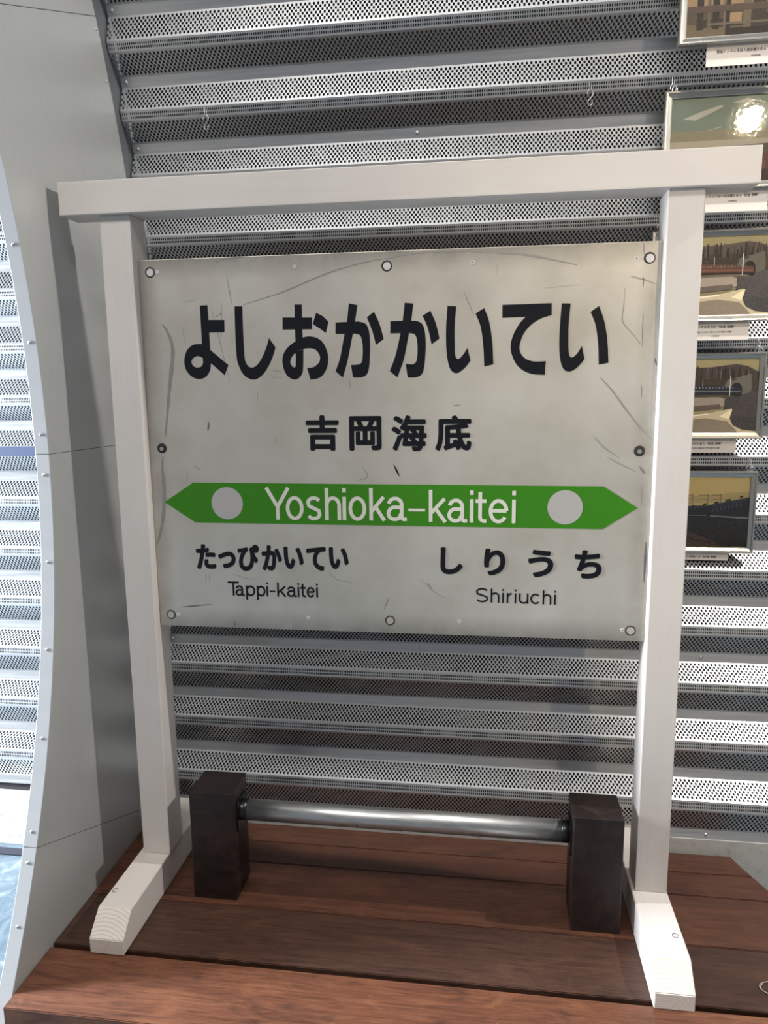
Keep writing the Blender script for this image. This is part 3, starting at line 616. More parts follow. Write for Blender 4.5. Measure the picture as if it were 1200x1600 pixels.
def corrugated(name, x0, x1, ks, phase, skip=()):
    """one tunnel bay: dark backing shell with each corrugation as its own piece"""
    w_ = shell(name, x0, x1, T0 - (ks[-1] + 0.62) * DT, T0 - (ks[0] - 0.3) * DT, RL + 0.055, RL + 0.11, BACK_DARK)
    tag(w_, kind='structure')
    for k in ks:
        fr = [-0.155, 0.0, 0.345, 0.5, 0.845]
        rd = [0, 0, DEP, DEP, 0]
        if k == ks[-1]:
            fr, rd = fr[:4], rd[:4]
        V, F, U, FM = [], [], [], []
        vlen = 0
        for f_, d in zip(fr, rd):
            y, z = arc(RL + d, T0 - (k + phase + f_) * DT)
            V += [(x0, y, z), (x1, y, z)]
        kinds = [1, 2, 0, 2]
        for i in range(len(fr) - 1):
            a = i * 2
            F.append((a, a + 2, a + 3, a + 1))
            L = LIP_L if kinds[i] == 1 else FACE_L
            U.append([(x0, 0), (x0, L), (x1, L), (x1, 0)])
            FM.append(kinds[i])
        mesh_obj('corrugated_slat', V, F, None, w_, uvs=U, mats=[ALU, PERF_LIP, PERF], fmat=FM)
    return w_

X_FIN, X_FIN2 = -0.795, -0.830
WALL = corrugated('wall_back', X_FIN + 0.004, 2.4, list(range(-7, 14)), 0.0)
WALL['label'] = 'curved wall of perforated corrugated aluminium behind the station sign'
BAY = corrugated('wall_left', -2.6, X_FIN2 - 0.002, list(range(-7, 14)), -0.17)
BAY['label'] = 'daylit bay of the corrugated wall beyond the steel rib'

def dome(name, loc, nrm, r, material, parent, h=0.5):
    nrm = Vector(nrm).normalized()
    a = nrm.orthogonal().normalized()
    b = nrm.cross(a)
    V, F = [], []
    rings = [(1.0, 0.0), (0.92, 0.35), (0.6, 0.8)]
    for rr, hh in rings:
        for k in range(10):
            t_ = 2 * math.pi * k / 10
            V.append(Vector(loc) + rr * r * (math.cos(t_) * a + math.sin(t_) * b) + nrm * hh * h * r)
    V.append(Vector(loc) + nrm * h * r)
    for i in range(2):
        for k in range(10):
            F.append((i * 10 + k, i * 10 + (k + 1) % 10, (i + 1) * 10 + (k + 1) % 10, (i + 1) * 10 + k))
    for k in range(10):
        F.append((20 + k, 20 + (k + 1) % 10, 30))
    return mesh_obj(name, V, F, material, parent, smooth=True)

# screws on the plain strips of the wall
for k in range(-2, 14):
    t_ = T0 - (k + 0.4225) * DT
    xs_ = [X_FIN + 0.018]
    if k % 3 == 1:
        xs_ += [0.03, 0.86]
    for x in xs_:
        y, z = arc(RL + DEP, t_)
        dome('screw', (x, y, z), (0, -math.cos(t_), -math.sin(t_)), 0.006, STEEL, WALL)

# grey cover bar in the daylit bay, plinth along the wall's foot
tt = T0 - (7 - 0.17 - 0.08) * DT
bar = shell('trim_1', -2.6, X_FIN2 - 0.002, tt - 0.0052, tt + 0.0052, RL - 0.012, RL + 0.02, mat('blue_grey_bar', srgb(46, 58, 88), 0.5, 0.2), n=2)
tag(bar, 'blue-grey horizontal cover bar across the daylit wall bay', kind='structure')
tag(bm_obj('baseboard_back', box_bm(X_FIN + 0.004, 2.4, 0.3255, 0.40, FLOOR_Z, 0.0315, 0.002), PLINTH),
    'pale speckled plinth at the foot of the corrugated wall', kind='structure')
tag(bm_obj('baseboard_left', box_bm(-2.6, X_FIN2 - 0.002, 0.27, 0.36, FLOOR_Z, 0.03, 0.002), PLINTH),
    'pale plinth at the foot of the daylit bay', kind='structure')
tag(bm_obj('trim_2', box_bm(-2.6, X_FIN2 - 0.01, 0.215, 0.245, FLOOR_Z, FLOOR_Z + 0.006, 0.001), mat('floor_joint_strip', srgb(34, 38, 50), 0.6)),
    'dark joint strip on the floor of the daylit bay', kind='structure')

# steel rib between the bays
RIN, ROUT = 2.424, 3.000
SEAMS = [-0.57, -0.388, -0.008, 0.372, 0.70]
RIB = shell('trim_3', X_FIN2 + 0.003, X_FIN - 0.003, SEAMS[0], SEAMS[-1], RIN + 0.004, ROUT - 0.002, BACK_DARK, n=40)
tag(RIB, 'curved steel rib standing out from the tunnel wall left of the sign', kind='structure')
shell('shadow_gap_strip', X_FIN - 0.0025, X_FIN - 0.0005, SEAMS[0] + 0.1, SEAMS[-1], ROUT - 0.001, RL + 0.05, mat('shadow_gap_grey', srgb(104, 107, 112), 0.5, 0.3), RIB, n=40)  # grey strip put in for the shaded gap between rib and slats
def fin_panel(t0, t1):
    g_ = 0.0006 / RIN
    t0, t1 = t0 + g_, t1 - g_
    V, F = [], []
    n = 12
    ch = 0.0012
    prof = [(ROUT + 0.03, X_FIN2), (RIN + ch, X_FIN2), (RIN, X_FIN2 + ch), (RIN, X_FIN - ch), (RIN + ch, X_FIN), (ROUT, X_FIN), (ROUT, X_FIN - 0.002)]
    for i in range(n + 1):
        t_ = t0 + (t1 - t0) * i / n
        for r, x in prof:
            y, z = arc(r, t_)
            V.append((x, y, z))
    m = len(prof)
    fm = []
    for i in range(n):
        for k in range(m - 1):
            F.append((i * m + k, i * m + k + 1, (i + 1) * m + k + 1, (i + 1) * m + k))
            fm.append(1 if k in (1, 2, 3) else 0)
    return mesh_obj('rib_panel', V, F, None, RIB, mats=[FIN, FIN_FRONT], fmat=fm)
for a, b in zip(SEAMS[:-1], SEAMS[1:]):
    fin_panel(a, b)
for t_ in RIVET_T + [0.2724, 0.3595, 0.387, 0.474]:
    y, z = arc(RIN, t_)
    dome('rivet', (-0.8125, y, z), (0, -math.cos(t_), -math.sin(t_)), 0.0042, STEEL, RIB, 0.6)
for zz in (2.245, 2.135, 1.925, 1.6, 1.3, 1.0, 0.7, 0.4):
    t_ = math.asin((zz - ZC) / (ROUT - 0.012))
    y, z = arc(ROUT - 0.012, t_)
    dome('rivet', (X_FIN, y, z), (1, 0, 0), 0.0042, STEEL, RIB, 0.6)

# ------------------------------------------------------------------ wooden platform
DECKO = empty('wooden_platform', (0, 0, 0))
tag(DECKO, 'low platform of red-brown stained boards under the sign', 'platform')
YS = [(0.300, 0.2135), (0.2125, 0.1185), (0.1165, -0.0635), (-0.0655, -0.2440), (-0.2570, -0.4360)]
def right_end(y):
    return 0.918 + (0.301 - y) * 0.372
TH = 0.045
for i, (yb_, yf_) in enumerate(YS):
    bm = bmesh.new()
    x0 = X_FIN + 0.0015
    e = 0.0015 * (i % 2)
    pts = [(x0, yf_), (right_end(yf_) + e, yf_), (right_end(yb_) + e, yb_), (x0, yb_)]
    lo = [bm.verts.new((x, y, -TH)) for x, y in pts]
    hi = [bm.verts.new((x, y, 0.0)) for x, y in pts]
    bm.faces.new(hi)
    bm.faces.new(lo[::-1])
    for k in range(4):
        bm.faces.new((lo[k], lo[(k + 1) % 4], hi[(k + 1) % 4], hi[k]))
    bmesh.ops.bevel(bm, geom=list(bm.edges), offset=0.0018, segments=2, affect='EDGES')
    bm_obj('plank', bm, DECK[i], DECKO)
for y in (-0.36, -0.1, 0.2):
    bm_obj('joist', box_bm(X_FIN + 0.02, 0.9, y - 0.03, y + 0.03, FLOOR_Z, -TH, 0.002), DECK[3], DECKO)
bm_obj('fascia', box_bm(X_FIN + 0.004, 1.17, -0.428, -0.405, FLOOR_Z, -TH, 0.001), DECK[3], DECKO)

# ------------------------------------------------------------------ station sign
SIGN = empty('station_sign', (0, 0, 0))
tag(SIGN, 'railway station name sign, metal board in a white timber frame with splayed feet', 'station sign')
PW, PD, ZT, FH = 0.0752, 0.0816, 1.7157, 0.0848
for x0, x1 in ((-0.6 - PW, -0.6), (0.6, 0.6 + PW)):
    bm_obj('post', box_bm(x0, x1, 0, PD, FH, ZT, 0.0025), WHITE_Z, SIGN)
bm_obj('crossbeam', box_bm(-0.7659, 0.7775, -0.0148, 0.0640, ZT, ZT + 0.0741, 0.002), WHITE_X, SIGN)
FW, FF, FC, FCT, FB = 0.0842, -0.2635, 0.0491, 0.0386, 0.322
for cx in (-0.6 - PW / 2 - 0.0082, 0.6 + PW / 2 - 0.0027):
    prof = [(FF, 0.0003), (FB, 0.0003), (FB, FCT), (FB - FC, FH), (FF + FC, FH), (FF, FCT)]
    bm = bmesh.new()
    L_ = [bm.verts.new((-FW / 2, y, z)) for y, z in prof]
    R_ = [bm.verts.new((FW / 2, y, z)) for y, z in prof]
    bm.faces.new(L_[::-1])
    bm.faces.new(R_)
    for k in range(6):
        bm.faces.new((L_[k], L_[(k + 1) % 6], R_[(k + 1) % 6], R_[k]))
    bmesh.ops.recalc_face_normals(bm, faces=list(bm.faces))
    bmesh.ops.bevel(bm, geom=list(bm.edges), offset=0.0016, segments=2, affect='EDGES')
    ft = bm_obj('foot', bm, WHITE_Y, SIGN)
    ft.location.x = cx
    ft.data.materials.append(END)
    for p_ in ft.data.polygons:
        if p_.normal.y < -0.5 or p_.normal.y > 0.5:
            p_.material_index = 1
    # pencilled ring on the foot
    rx, ry = (-0.03, -0.155) if cx < 0 else (0.026, -0.145)
    ring = [(rx + 0.0065 * math.cos(a * math.pi / 8), ry + 0.0065 * math.sin(a * math.pi / 8), FH + 0.0004) for a in range(15)]
    V, F = tube(ring, 0.0006, 5)
    mesh_obj('pencil_mark', V, F, BOLT_DARK, ft)

BY = 0.0264
ZB, ZH = 0.7146, 0.9025
BO = bm_obj('board', box_bm(-0.5995, 0.5995, 0, 0.012, 0, ZH, 0.0012), BOARD, SIGN)
BO.location = (0, BY, ZB)
BO['label'] = 'worn brushed metal name board with black Japanese lettering'

# lettering sits on the board; all coordinates below are (x, z) on the board plane
def flat(name, polys, material, off=0.0006, parent=BO):
    """polygons (x,z) -> thin flat mesh facing the viewer, in board-local space"""
    from mathutils.geometry import tessellate_polygon
    V, F = [], []
    for j, pl in enumerate(polys):
        b0 = len(V)
        vv = [Vector((x, z, 0)) for x, z in pl]
        V += [(x, -off - 0.00006 * j, z - ZB) for x, z in pl]
        for tri in tessellate_polygon([vv]):
            a, b, c = (vv[i] for i in tri)
            if (b - a).cross(c - a).z < 0:
                tri = tri[::-1]
            F.append(tuple(b0 + i for i in tri))
    return mesh_obj(name, V, F, material, parent)

flat('green_band', [ARROW], GREEN, 0.0005)
def disc_poly(cx, cz, r, n=48):
    return [(cx + r * math.cos(2 * math.pi * k / n), cz + r * math.sin(2 * math.pi * k / n)) for k in range(n)]
for cx, cz, r in (CIRC_L, CIRC_R):
    flat('band_disc', [disc_poly(cx, cz, 0.0402)], DISC, 0.0008)
for polys in BIG:
    flat('kana_character', polys, BLACK)

# built-in font glyphs for the smaller Japanese text
def glyph(ch):
    c = bpy.data.curves.new('glyph', 'FONT')
    c.body = ch
    c.resolution_u = 5
    o = bpy.data.objects.new('glyph', c)
    COL.objects.link(o)
    dg = bpy.context.evaluated_depsgraph_get()
    me = bpy.data.meshes.new_from_object(o.evaluated_get(dg))
    V = [(v.co.x, v.co.y) for v in me.vertices]
    F = [tuple(p.vertices) for p in me.polygons]
    bpy.data.objects.remove(o)
    bpy.data.curves.remove(c)
    bpy.data.meshes.remove(me)
    return V, F
GL = {}
def glyph_in_box(name, ch, bx, r, material, shifts=12, aspect=None):
    if ch not in GL:
        GL[ch] = glyph(ch)
    V, F = GL[ch]
    xs_, ys_ = [v[0] for v in V], [v[1] for v in V]
    x0, x1, y0, y1 = min(xs_), max(xs_), min(ys_), max(ys_)
    X0, X1, Z0, Z1 = bx[0] + r, bx[1] - r, bx[2] + r, bx[3] - r
    P_ = [(X0 + (x - x0) / (x1 - x0) * (X1 - X0), Z0 + (y - y0) / (y1 - y0) * (Z1 - Z0)) for x, y in V]
    VV, FF_ = [], []
    sh = [(0, 0)] + [(r * math.cos(2 * math.pi * k / shifts), r * math.sin(2 * math.pi * k / shifts)) for k in range(shifts)]
    for j, (dx, dz) in enumerate(sh):
        b0 = len(VV)
        VV += [(x + dx, -0.0006 - 0.00005 * j, z + dz - ZB) for x, z in P_]
        for f_ in F:
            a, b, c = (P_[i] for i in f_[:3])
            fl = (b[0] - a[0]) * (c[1] - a[1]) - (b[1] - a[1]) * (c[0] - a[0]) < 0
            f2 = f_[::-1] if fl else f_
            FF_.append(tuple(b0 + i for i in f2))
    return mesh_obj(name, VV, FF_, material, BO)
for ch, bx, r in KANJI:
    glyph_in_box('kanji_character', ch, bx, r, BLACK)
for ch, bx, r in KANA_L + KANA_R:
    glyph_in_box('kana_character', ch, bx, r, BLACK)

# roman letters: skeletons drawn in x-height units, stroked with an even pen
def arcp(cx, cy, rx, ry, a0, a1, n=14):
    return [(cx + rx * math.cos(math.radians(a0 + (a1 - a0) * i / n)), cy + ry * math.sin(math.radians(a0 + (a1 - a0) * i / n))) for i in range(n + 1)]
CAPH, ASC, DSC = 1.37, 1.37, -0.36
def skeleton(ch, W, w):
    """strokes of a glyph of width W (x-height units) with pen width w"""
    h = w / 2
    l, r, t, b = h, W - h, 1 - h * 0.9, h * 0.9
    cx, cy = W / 2, 0.5
    rx, ry = W / 2 - h, 0.5 - h * 0.8
    if ch == 'o':
        return [arcp(cx, cy, rx, ry, 0, 360, 40)]
    if ch == 'c':
        return [arcp(cx, cy, rx, ry, 42, 318, 30)]
    if ch == 'e':
        return [[(l, cy + 0.02), (r, cy + 0.02)], arcp(cx, cy, rx, ry, 2, 325, 36)]
    if ch == 'i':
        return [[(W / 2, 0), (W / 2, 1)], [(W / 2, ASC - 0.19), (W / 2, ASC)]]
    if ch == '-':
        return [[(0, 0.5), (W, 0.5)]]
    if ch == 'h':
        return [[(l, 0), (l, ASC)], [(l, 0.55)] + arcp(cx, 0.62, rx, 1 - h * 0.8 - 0.62, 180, 0, 16) + [(r, 0)]]
    if ch == 'u':
        return [[(l, 1), (l, 0.4)] + arcp(cx, 0.38, rx, 0.38 - h * 0.8, 180, 360, 16) + [(r, 0.45)], [(r, 1), (r, 0)]]
    if ch == 'k':
        return [[(l, 0), (l, ASC)], [(l, 0.36), (W - h * 1.5, 1.0)], [(l + 0.26 * W, 0.58), (W - h * 1.1, 0)]]
    if ch == 't':
        return [[(W * 0.42, 1.3), (W * 0.42, 0.25)] + arcp(W * 0.42 + 0.2, 0.22, 0.2, 0.22 - h * 0.9, 180, 265, 8) + [(W, h)], [(0, 1 - h), (W, 1 - h)]]
    if ch == 'r':
        return [[(l, 0), (l, 1)], [(l, 0.5)] + arcp(W * 0.95, 0.55, W * 0.95 - l, 0.45 - h * 0.9, 180, 88, 10)]
    if ch == 'p':
        return [[(l, DSC), (l, 1)], arcp(cx, cy, rx, ry, 0, 360, 36)]
    if ch == 'a':
        W2 = W * 0.84
        r2_ = W2 - h
        c2 = W2 / 2
        return [arcp(c2, 0.68, c2 - h, 0.32 - h * 0.8, 172, 0, 14) + [(r2_, 0.2)] + arcp(r2_ + 0.1, 0.17, 0.1, 0.17 - h * 0.8, 180, 275, 6) + [(W, h)],
                [(r2_, 0.6), (r2_ - 0.08, 0.56)] + arcp(c2 - 0.02, 0.3, c2 - h - 0.0, 0.27, 95, 180, 8) + arcp(c2 - 0.02, 0.29, c2 - h, 0.29 - h * 0.8, 180, 310, 12) + [(r2_, 0.34)]]
    if ch in 'sS':
        H = 1.0 if ch == 's' else CAPH
        a = arcp(cx, H * 0.735, rx, H * 0.265 - h * 0.8, 25, 180, 12) + [(l + 0.06 * W, H * 0.60)]
        bq = [(r - 0.06 * W, H * 0.40)] + arcp(cx, H * 0.265, rx, H * 0.265 - h * 0.8, 0, -155, 12)
        return [a + [(cx, H * 0.5)] + bq]
    if ch == 'Y':
        return [[(h * 0.6, CAPH), (W / 2, 0.55)], [(W - h * 0.6, CAPH), (W / 2, 0.55)], [(W / 2, 0.62), (W / 2, 0)]]
    if ch == 'T':
        return [[(0, CAPH - h), (W, CAPH - h)], [(W / 2, CAPH - h), (W / 2, 0)]]
    return []
def stroke_polys(path, w):
    """quads along a polyline, mitred so the pen stays even"""
    n = len(path)
    closed = math.dist(path[0], path[-1]) < 1e-6
    L_, R_ = [], []
    for i, (x, y) in enumerate(path):
        def d(a, b):
            dx, dy = path[b][0] - path[a][0], path[b][1] - path[a][1]
            q = math.hypot(dx, dy) or 1
            return dx / q, dy / q
        if closed and i in (0, n - 1):
            d0, d1 = d(n - 2, n - 1), d(0, 1)
        else:
            d0 = d(i - 1, i) if i > 0 else d(0, 1)
            d1 = d(i, i + 1) if i < n - 1 else d(n - 2, n - 1)
        mx_, my_ = -(d0[1] + d1[1]), d0[0] + d1[0]
        q = math.hypot(mx_, my_) or 1
        mx_, my_ = mx_ / q, my_ / q
        k = w / 2 / max(0.5, mx_ * -d0[1] + my_ * d0[0])
        L_.append((x + mx_ * k, y + my_ * k))
        R_.append((x - mx_ * k, y - my_ * k))
    return [[L_[i], R_[i], R_[i + 1], L_[i + 1]] for i in range(n - 1)]
def roman(entries, material, pen, off):
    for ch, x0, x1, zb, zx in entries:
        xh = zx - zb
        Wd = (x1 - x0) / xh
        w_ = pen if ch != '-' else pen * 0.75
        quads = []
        for j, pth in enumerate(skeleton(ch, Wd, w_)):
            quads += [(q, j) for q in stroke_polys(pth, w_)]
        V, F = [], []
        for q, j in quads:
            b0 = len(V)
            V += [(x0 + x * xh, -off - 0.00006 * j, zb + y * xh - ZB) for x, y in q]
            a, b, c = q[0], q[1], q[2]
            fl = (b[0] - a[0]) * (c[1] - a[1]) - (b[1] - a[1]) * (c[0] - a[0]) < 0
            F.append(tuple(b0 + i for i in ((3, 2, 1, 0) if fl else (0, 1, 2, 3))))
        mesh_obj('roman_letter' if ch != '-' else 'hyphen', V, F, material, BO)
roman(ROM_G1 + ROM_G2, LETTER, 0.155, 0.0010)
roman(ROM_B1, BLACK, 0.185, 0.0006)
roman(ROM_B2, BLACK, 0.165, 0.0006)

# fixings of the board
def ring_mesh(name, x, z, r0, r1, y0, y1, material, parent, n=20):
    V, F = [], []
    for k in range(n):
        a = 2 * math.pi * k / n
        for r, y in ((r0, y0), (r1, y1)):
            V.append((x + r * math.cos(a), y, z - ZB + r * math.sin(a)))
    for k in range(n):
        k2 = (k + 1) % n
        F.append((2 * k, 2 * k2, 2 * k2 + 1, 2 * k + 1))
    return mesh_obj(name, V, F, material, parent)
def cyl_y(name, x, z, r, y0, y1, material, parent, n=20):
    V = [(x + r * math.cos(2 * math.pi * k / n), y, z - ZB + r * math.sin(2 * math.pi * k / n)) for y in (y0, y1) for k in range(n)]
    F = [tuple(range(n))] + [(k, n + k, n + (k + 1) % n, (k + 1) % n) for k in range(n)]
    return mesh_obj(name, V, F, material, parent)
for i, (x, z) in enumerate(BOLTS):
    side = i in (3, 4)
    ring_mesh('bolt_grime_shade_ring', x, z, 0.0085, 0.0125, -0.0012, -0.0003, BOLT_DARK if i < 5 else EDGE_DARK, BO)  # dark ring paints both the grime and the shade around the bolt
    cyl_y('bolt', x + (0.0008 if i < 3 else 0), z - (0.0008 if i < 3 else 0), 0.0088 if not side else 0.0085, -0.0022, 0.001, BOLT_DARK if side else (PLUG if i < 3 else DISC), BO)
    if side:
        cyl_y('bolt', x, z - 0.001, 0.0055, -0.003, 0.0, STEEL, BO, 6)
for x, z in SCREWS:
    cyl_y('screw', x, z, 0.0045, -0.0012, 0.0, PLUG, BO, 14)
    cyl_y('screw_slot', x, z, 0.0015, -0.0014, 0.0, BOLT_DARK, BO, 8)

# scratches and scuffs
for pts, wd, v in SCRATCHES:
    sm = []
    P_ = [Vector(p) for p in pts]
    if len(P_) > 2:
        Q = [2 * P_[0] - P_[1]] + P_ + [2 * P_[-1] - P_[-2]]
        for i in range(1, len(Q) - 2):
            for k in range(4):
                t_ = k / 4
                a, b, c, d = Q[i - 1:i + 3]
                sm.append(0.5 * (2 * b + (c - a) * t_ + (2 * a - 5 * b + 4 * c - d) * t_ ** 2 + (3 * b - a - 3 * c + d) * t_ ** 3))
        sm.append(P_[-1])
    else:
        sm = [P_[0].lerp(P_[1], k / 6) for k in range(7)]
    n = len(sm)
    V, F = [], []
    for i, q in enumerate(sm):
        d = (sm[min(i + 1, n - 1)] - sm[max(i - 1, 0)]).normalized()
        k = wd * 0.5 * (math.sin(math.pi * (0.06 + 0.88 * i / (n - 1))) ** 0.7) * (0.75 + 0.4 * random.random())
        for s in (1, -1):
            V.append((q.x - d.y * k * s, -0.00035, q.y + d.x * k * s - ZB))
    for i in range(n - 1):
        F.append((2 * i, 2 * i + 1, 2 * i + 3, 2 * i + 2))
    mesh_obj('scratch', V, F, scratch_mat(v), BO)

# ------------------------------------------------------------------ pipe rail on dark timber blocks
RAIL = empty('pipe_rail', (0, 0, 0))
tag(RAIL, 'galvanised pipe held between two dark stained timber blocks under the sign', 'pipe rail')
KB = [(-0.5185, -0.4021, -0.0453, 0.066, 0.2975), (0.4431, 0.5598, -0.0489, 0.066, 0.2990)]
for x0, x1, y0, y1, h in KB:
    bm = box_bm(x0, x1, y0, y1, 0.0003, h, 0.003)
    bm_obj('block', bm, TIMBER, RAIL)
PZ, PY, PR = 0.226, 0.010, 0.0265
def xtube(name, x0, x1, r, material, n=32):
    V, F = tube([(x0, PY, PZ), (x0 + 0.3 * (x1 - x0), PY, PZ), (x1, PY, PZ)], r, n)
    o = mesh_obj(name, V, F, material, RAIL, smooth=True)
    for p_ in o.data.polygons:
        if len(p_.vertices) > 4:
            p_.use_smooth = False
    return o
PIPEO = xtube('pipe', -0.380, 0.421, PR, PIPE)
xtube('collar', -0.4021, -0.3795, 0.0272, RUBBER)
xtube('collar', 0.4205, 0.4431, 0.0272, RUBBER)
for x0, x1, s in ((-0.4021, -0.3975, -1), (0.4385, 0.4431, 1)):
    bm_obj('pipe_saddle', box_bm(x0, x1, PY - 0.032, PY + 0.032, PZ - 0.045, PZ + 0.035, 0.001), RUBBER, RAIL)
# worn ink stamp wrapped on the pipe
for k in range(26):
    x = (0.17 + random.random() * 0.07) if k < 9 else ((0.34 + random.random() * 0.06) if k < 17 else (-0.15 + random.random() * 0.16))
    a0 = math.radians(188 + random.random() * 12)
    da, dx = 0.03 + random.random() * 0.10, 0.001 + random.random() * 0.004
    r = PR + 0.0003
    V = [(xx, PY + r * math.cos(a), PZ + r * math.sin(a)) for xx, a in ((x, a0), (x + dx, a0 + 0.03), (x + dx + 0.002, a0 + da), (x + 0.002, a0 + da))]
    mesh_obj('ink_stamp', V, [(0, 1, 2, 3)], INK, PIPEO)

# ------------------------------------------------------------------ framed photographs and captions
def frame_thing(yf, ztop, label, polys):
    x0, x1, H, D = 0.660, 0.985, 0.237, 0.016
    z0 = ztop - H
    root = empty('picture_frame', ((x0 + x1) / 2, yf, z0))
    tag(root, label, 'picture', 'framed railway photographs on the corrugated wall')
    W = x1 - x0
    fw_ = 0.017
    # moulding profile (inset, depth towards viewer)
    pr = [(0.0, D), (0.0, 0.003), (0.0025, 0.0), (0.006, 0.0005), (0.0075, 0.0035), (0.0145, 0.006), (fw_, 0.0065), (fw_, D)]
    corners = [(-W / 2, 0, 1, 1), (W / 2, 0, -1, 1), (W / 2, H, -1, -1), (-W / 2, H, 1, -1)]
    for i in range(4):
        V, F = [], []
        for (cx, cz, sx_, sz_) in (corners[i], corners[(i + 1) % 4]):
            for ins, dep in pr:
                V.append((cx + sx_ * ins, dep, cz + sz_ * ins))
        m = len(pr)
        for k in range(m):
            k2 = (k + 1) % m
            F.append((k, k2, m + k2, m + k))
        mesh_obj('frame_rail', V, F, FRAME, root)
    iw, ih = W - 2 * fw_, H - 2 * fw_
    # printed photograph: coloured regions of the print, flat
    V, F, C = [], [], []
    from mathutils.geometry import tessellate_polygon
    for j, (colr, pl) in enumerate(polys):
        b0 = len(V)
        vv = [Vector((a, b, 0)) for a, b in pl]
        V += [(-iw / 2 + a * iw, 0.0112 - 0.00004 * j, fw_ + b * ih) for a, b in pl]
        for tri in tessellate_polygon([vv]):
            a, b, c = (vv[i] for i in tri)
            if (b - a).cross(c - a).z < 0:
                tri = tri[::-1]
            F.append(tuple(b0 + i for i in tri))
            C.append(srgb(*[min(255, max(8, c * 1.28 - 26)) for c in colr]))
    pm = mesh_obj('photo_print', V, F, PHOTO, root)
    ca = pm.data.color_attributes.new('Col', 'FLOAT_COLOR', 'CORNER')
    for p_ in pm.data.polygons:
        for li in p_.loop_indices:
            ca.data[li].color = C[p_.index]
    mesh_obj('glass_pane', [(-iw / 2, 0.0068, fw_), (iw / 2, 0.0068, fw_), (iw / 2, 0.0068, H - fw_), (-iw / 2, 0.0068, H - fw_)], [(0, 1, 2, 3)], GLASS, root)
    bm_obj('backing_board', box_bm(-W / 2 + 0.004, W / 2 - 0.004, 0.0125, D - 0.0005, 0.004, H - 0.004), BACK_DARK, root)
    for hx in (-W / 2 + 0.022, W / 2 - 0.018):
        ring = [(hx + 0.006 * math.cos(a * math.pi / 8), 0.008, H + 0.004 + 0.008 * math.sin(a * math.pi / 8)) for a in range(17)]
        V, F = tube(ring, 0.0012, 6, False)
        mesh_obj('hanging_ring', V, F, STEEL, root, smooth=True)
    return root, z0

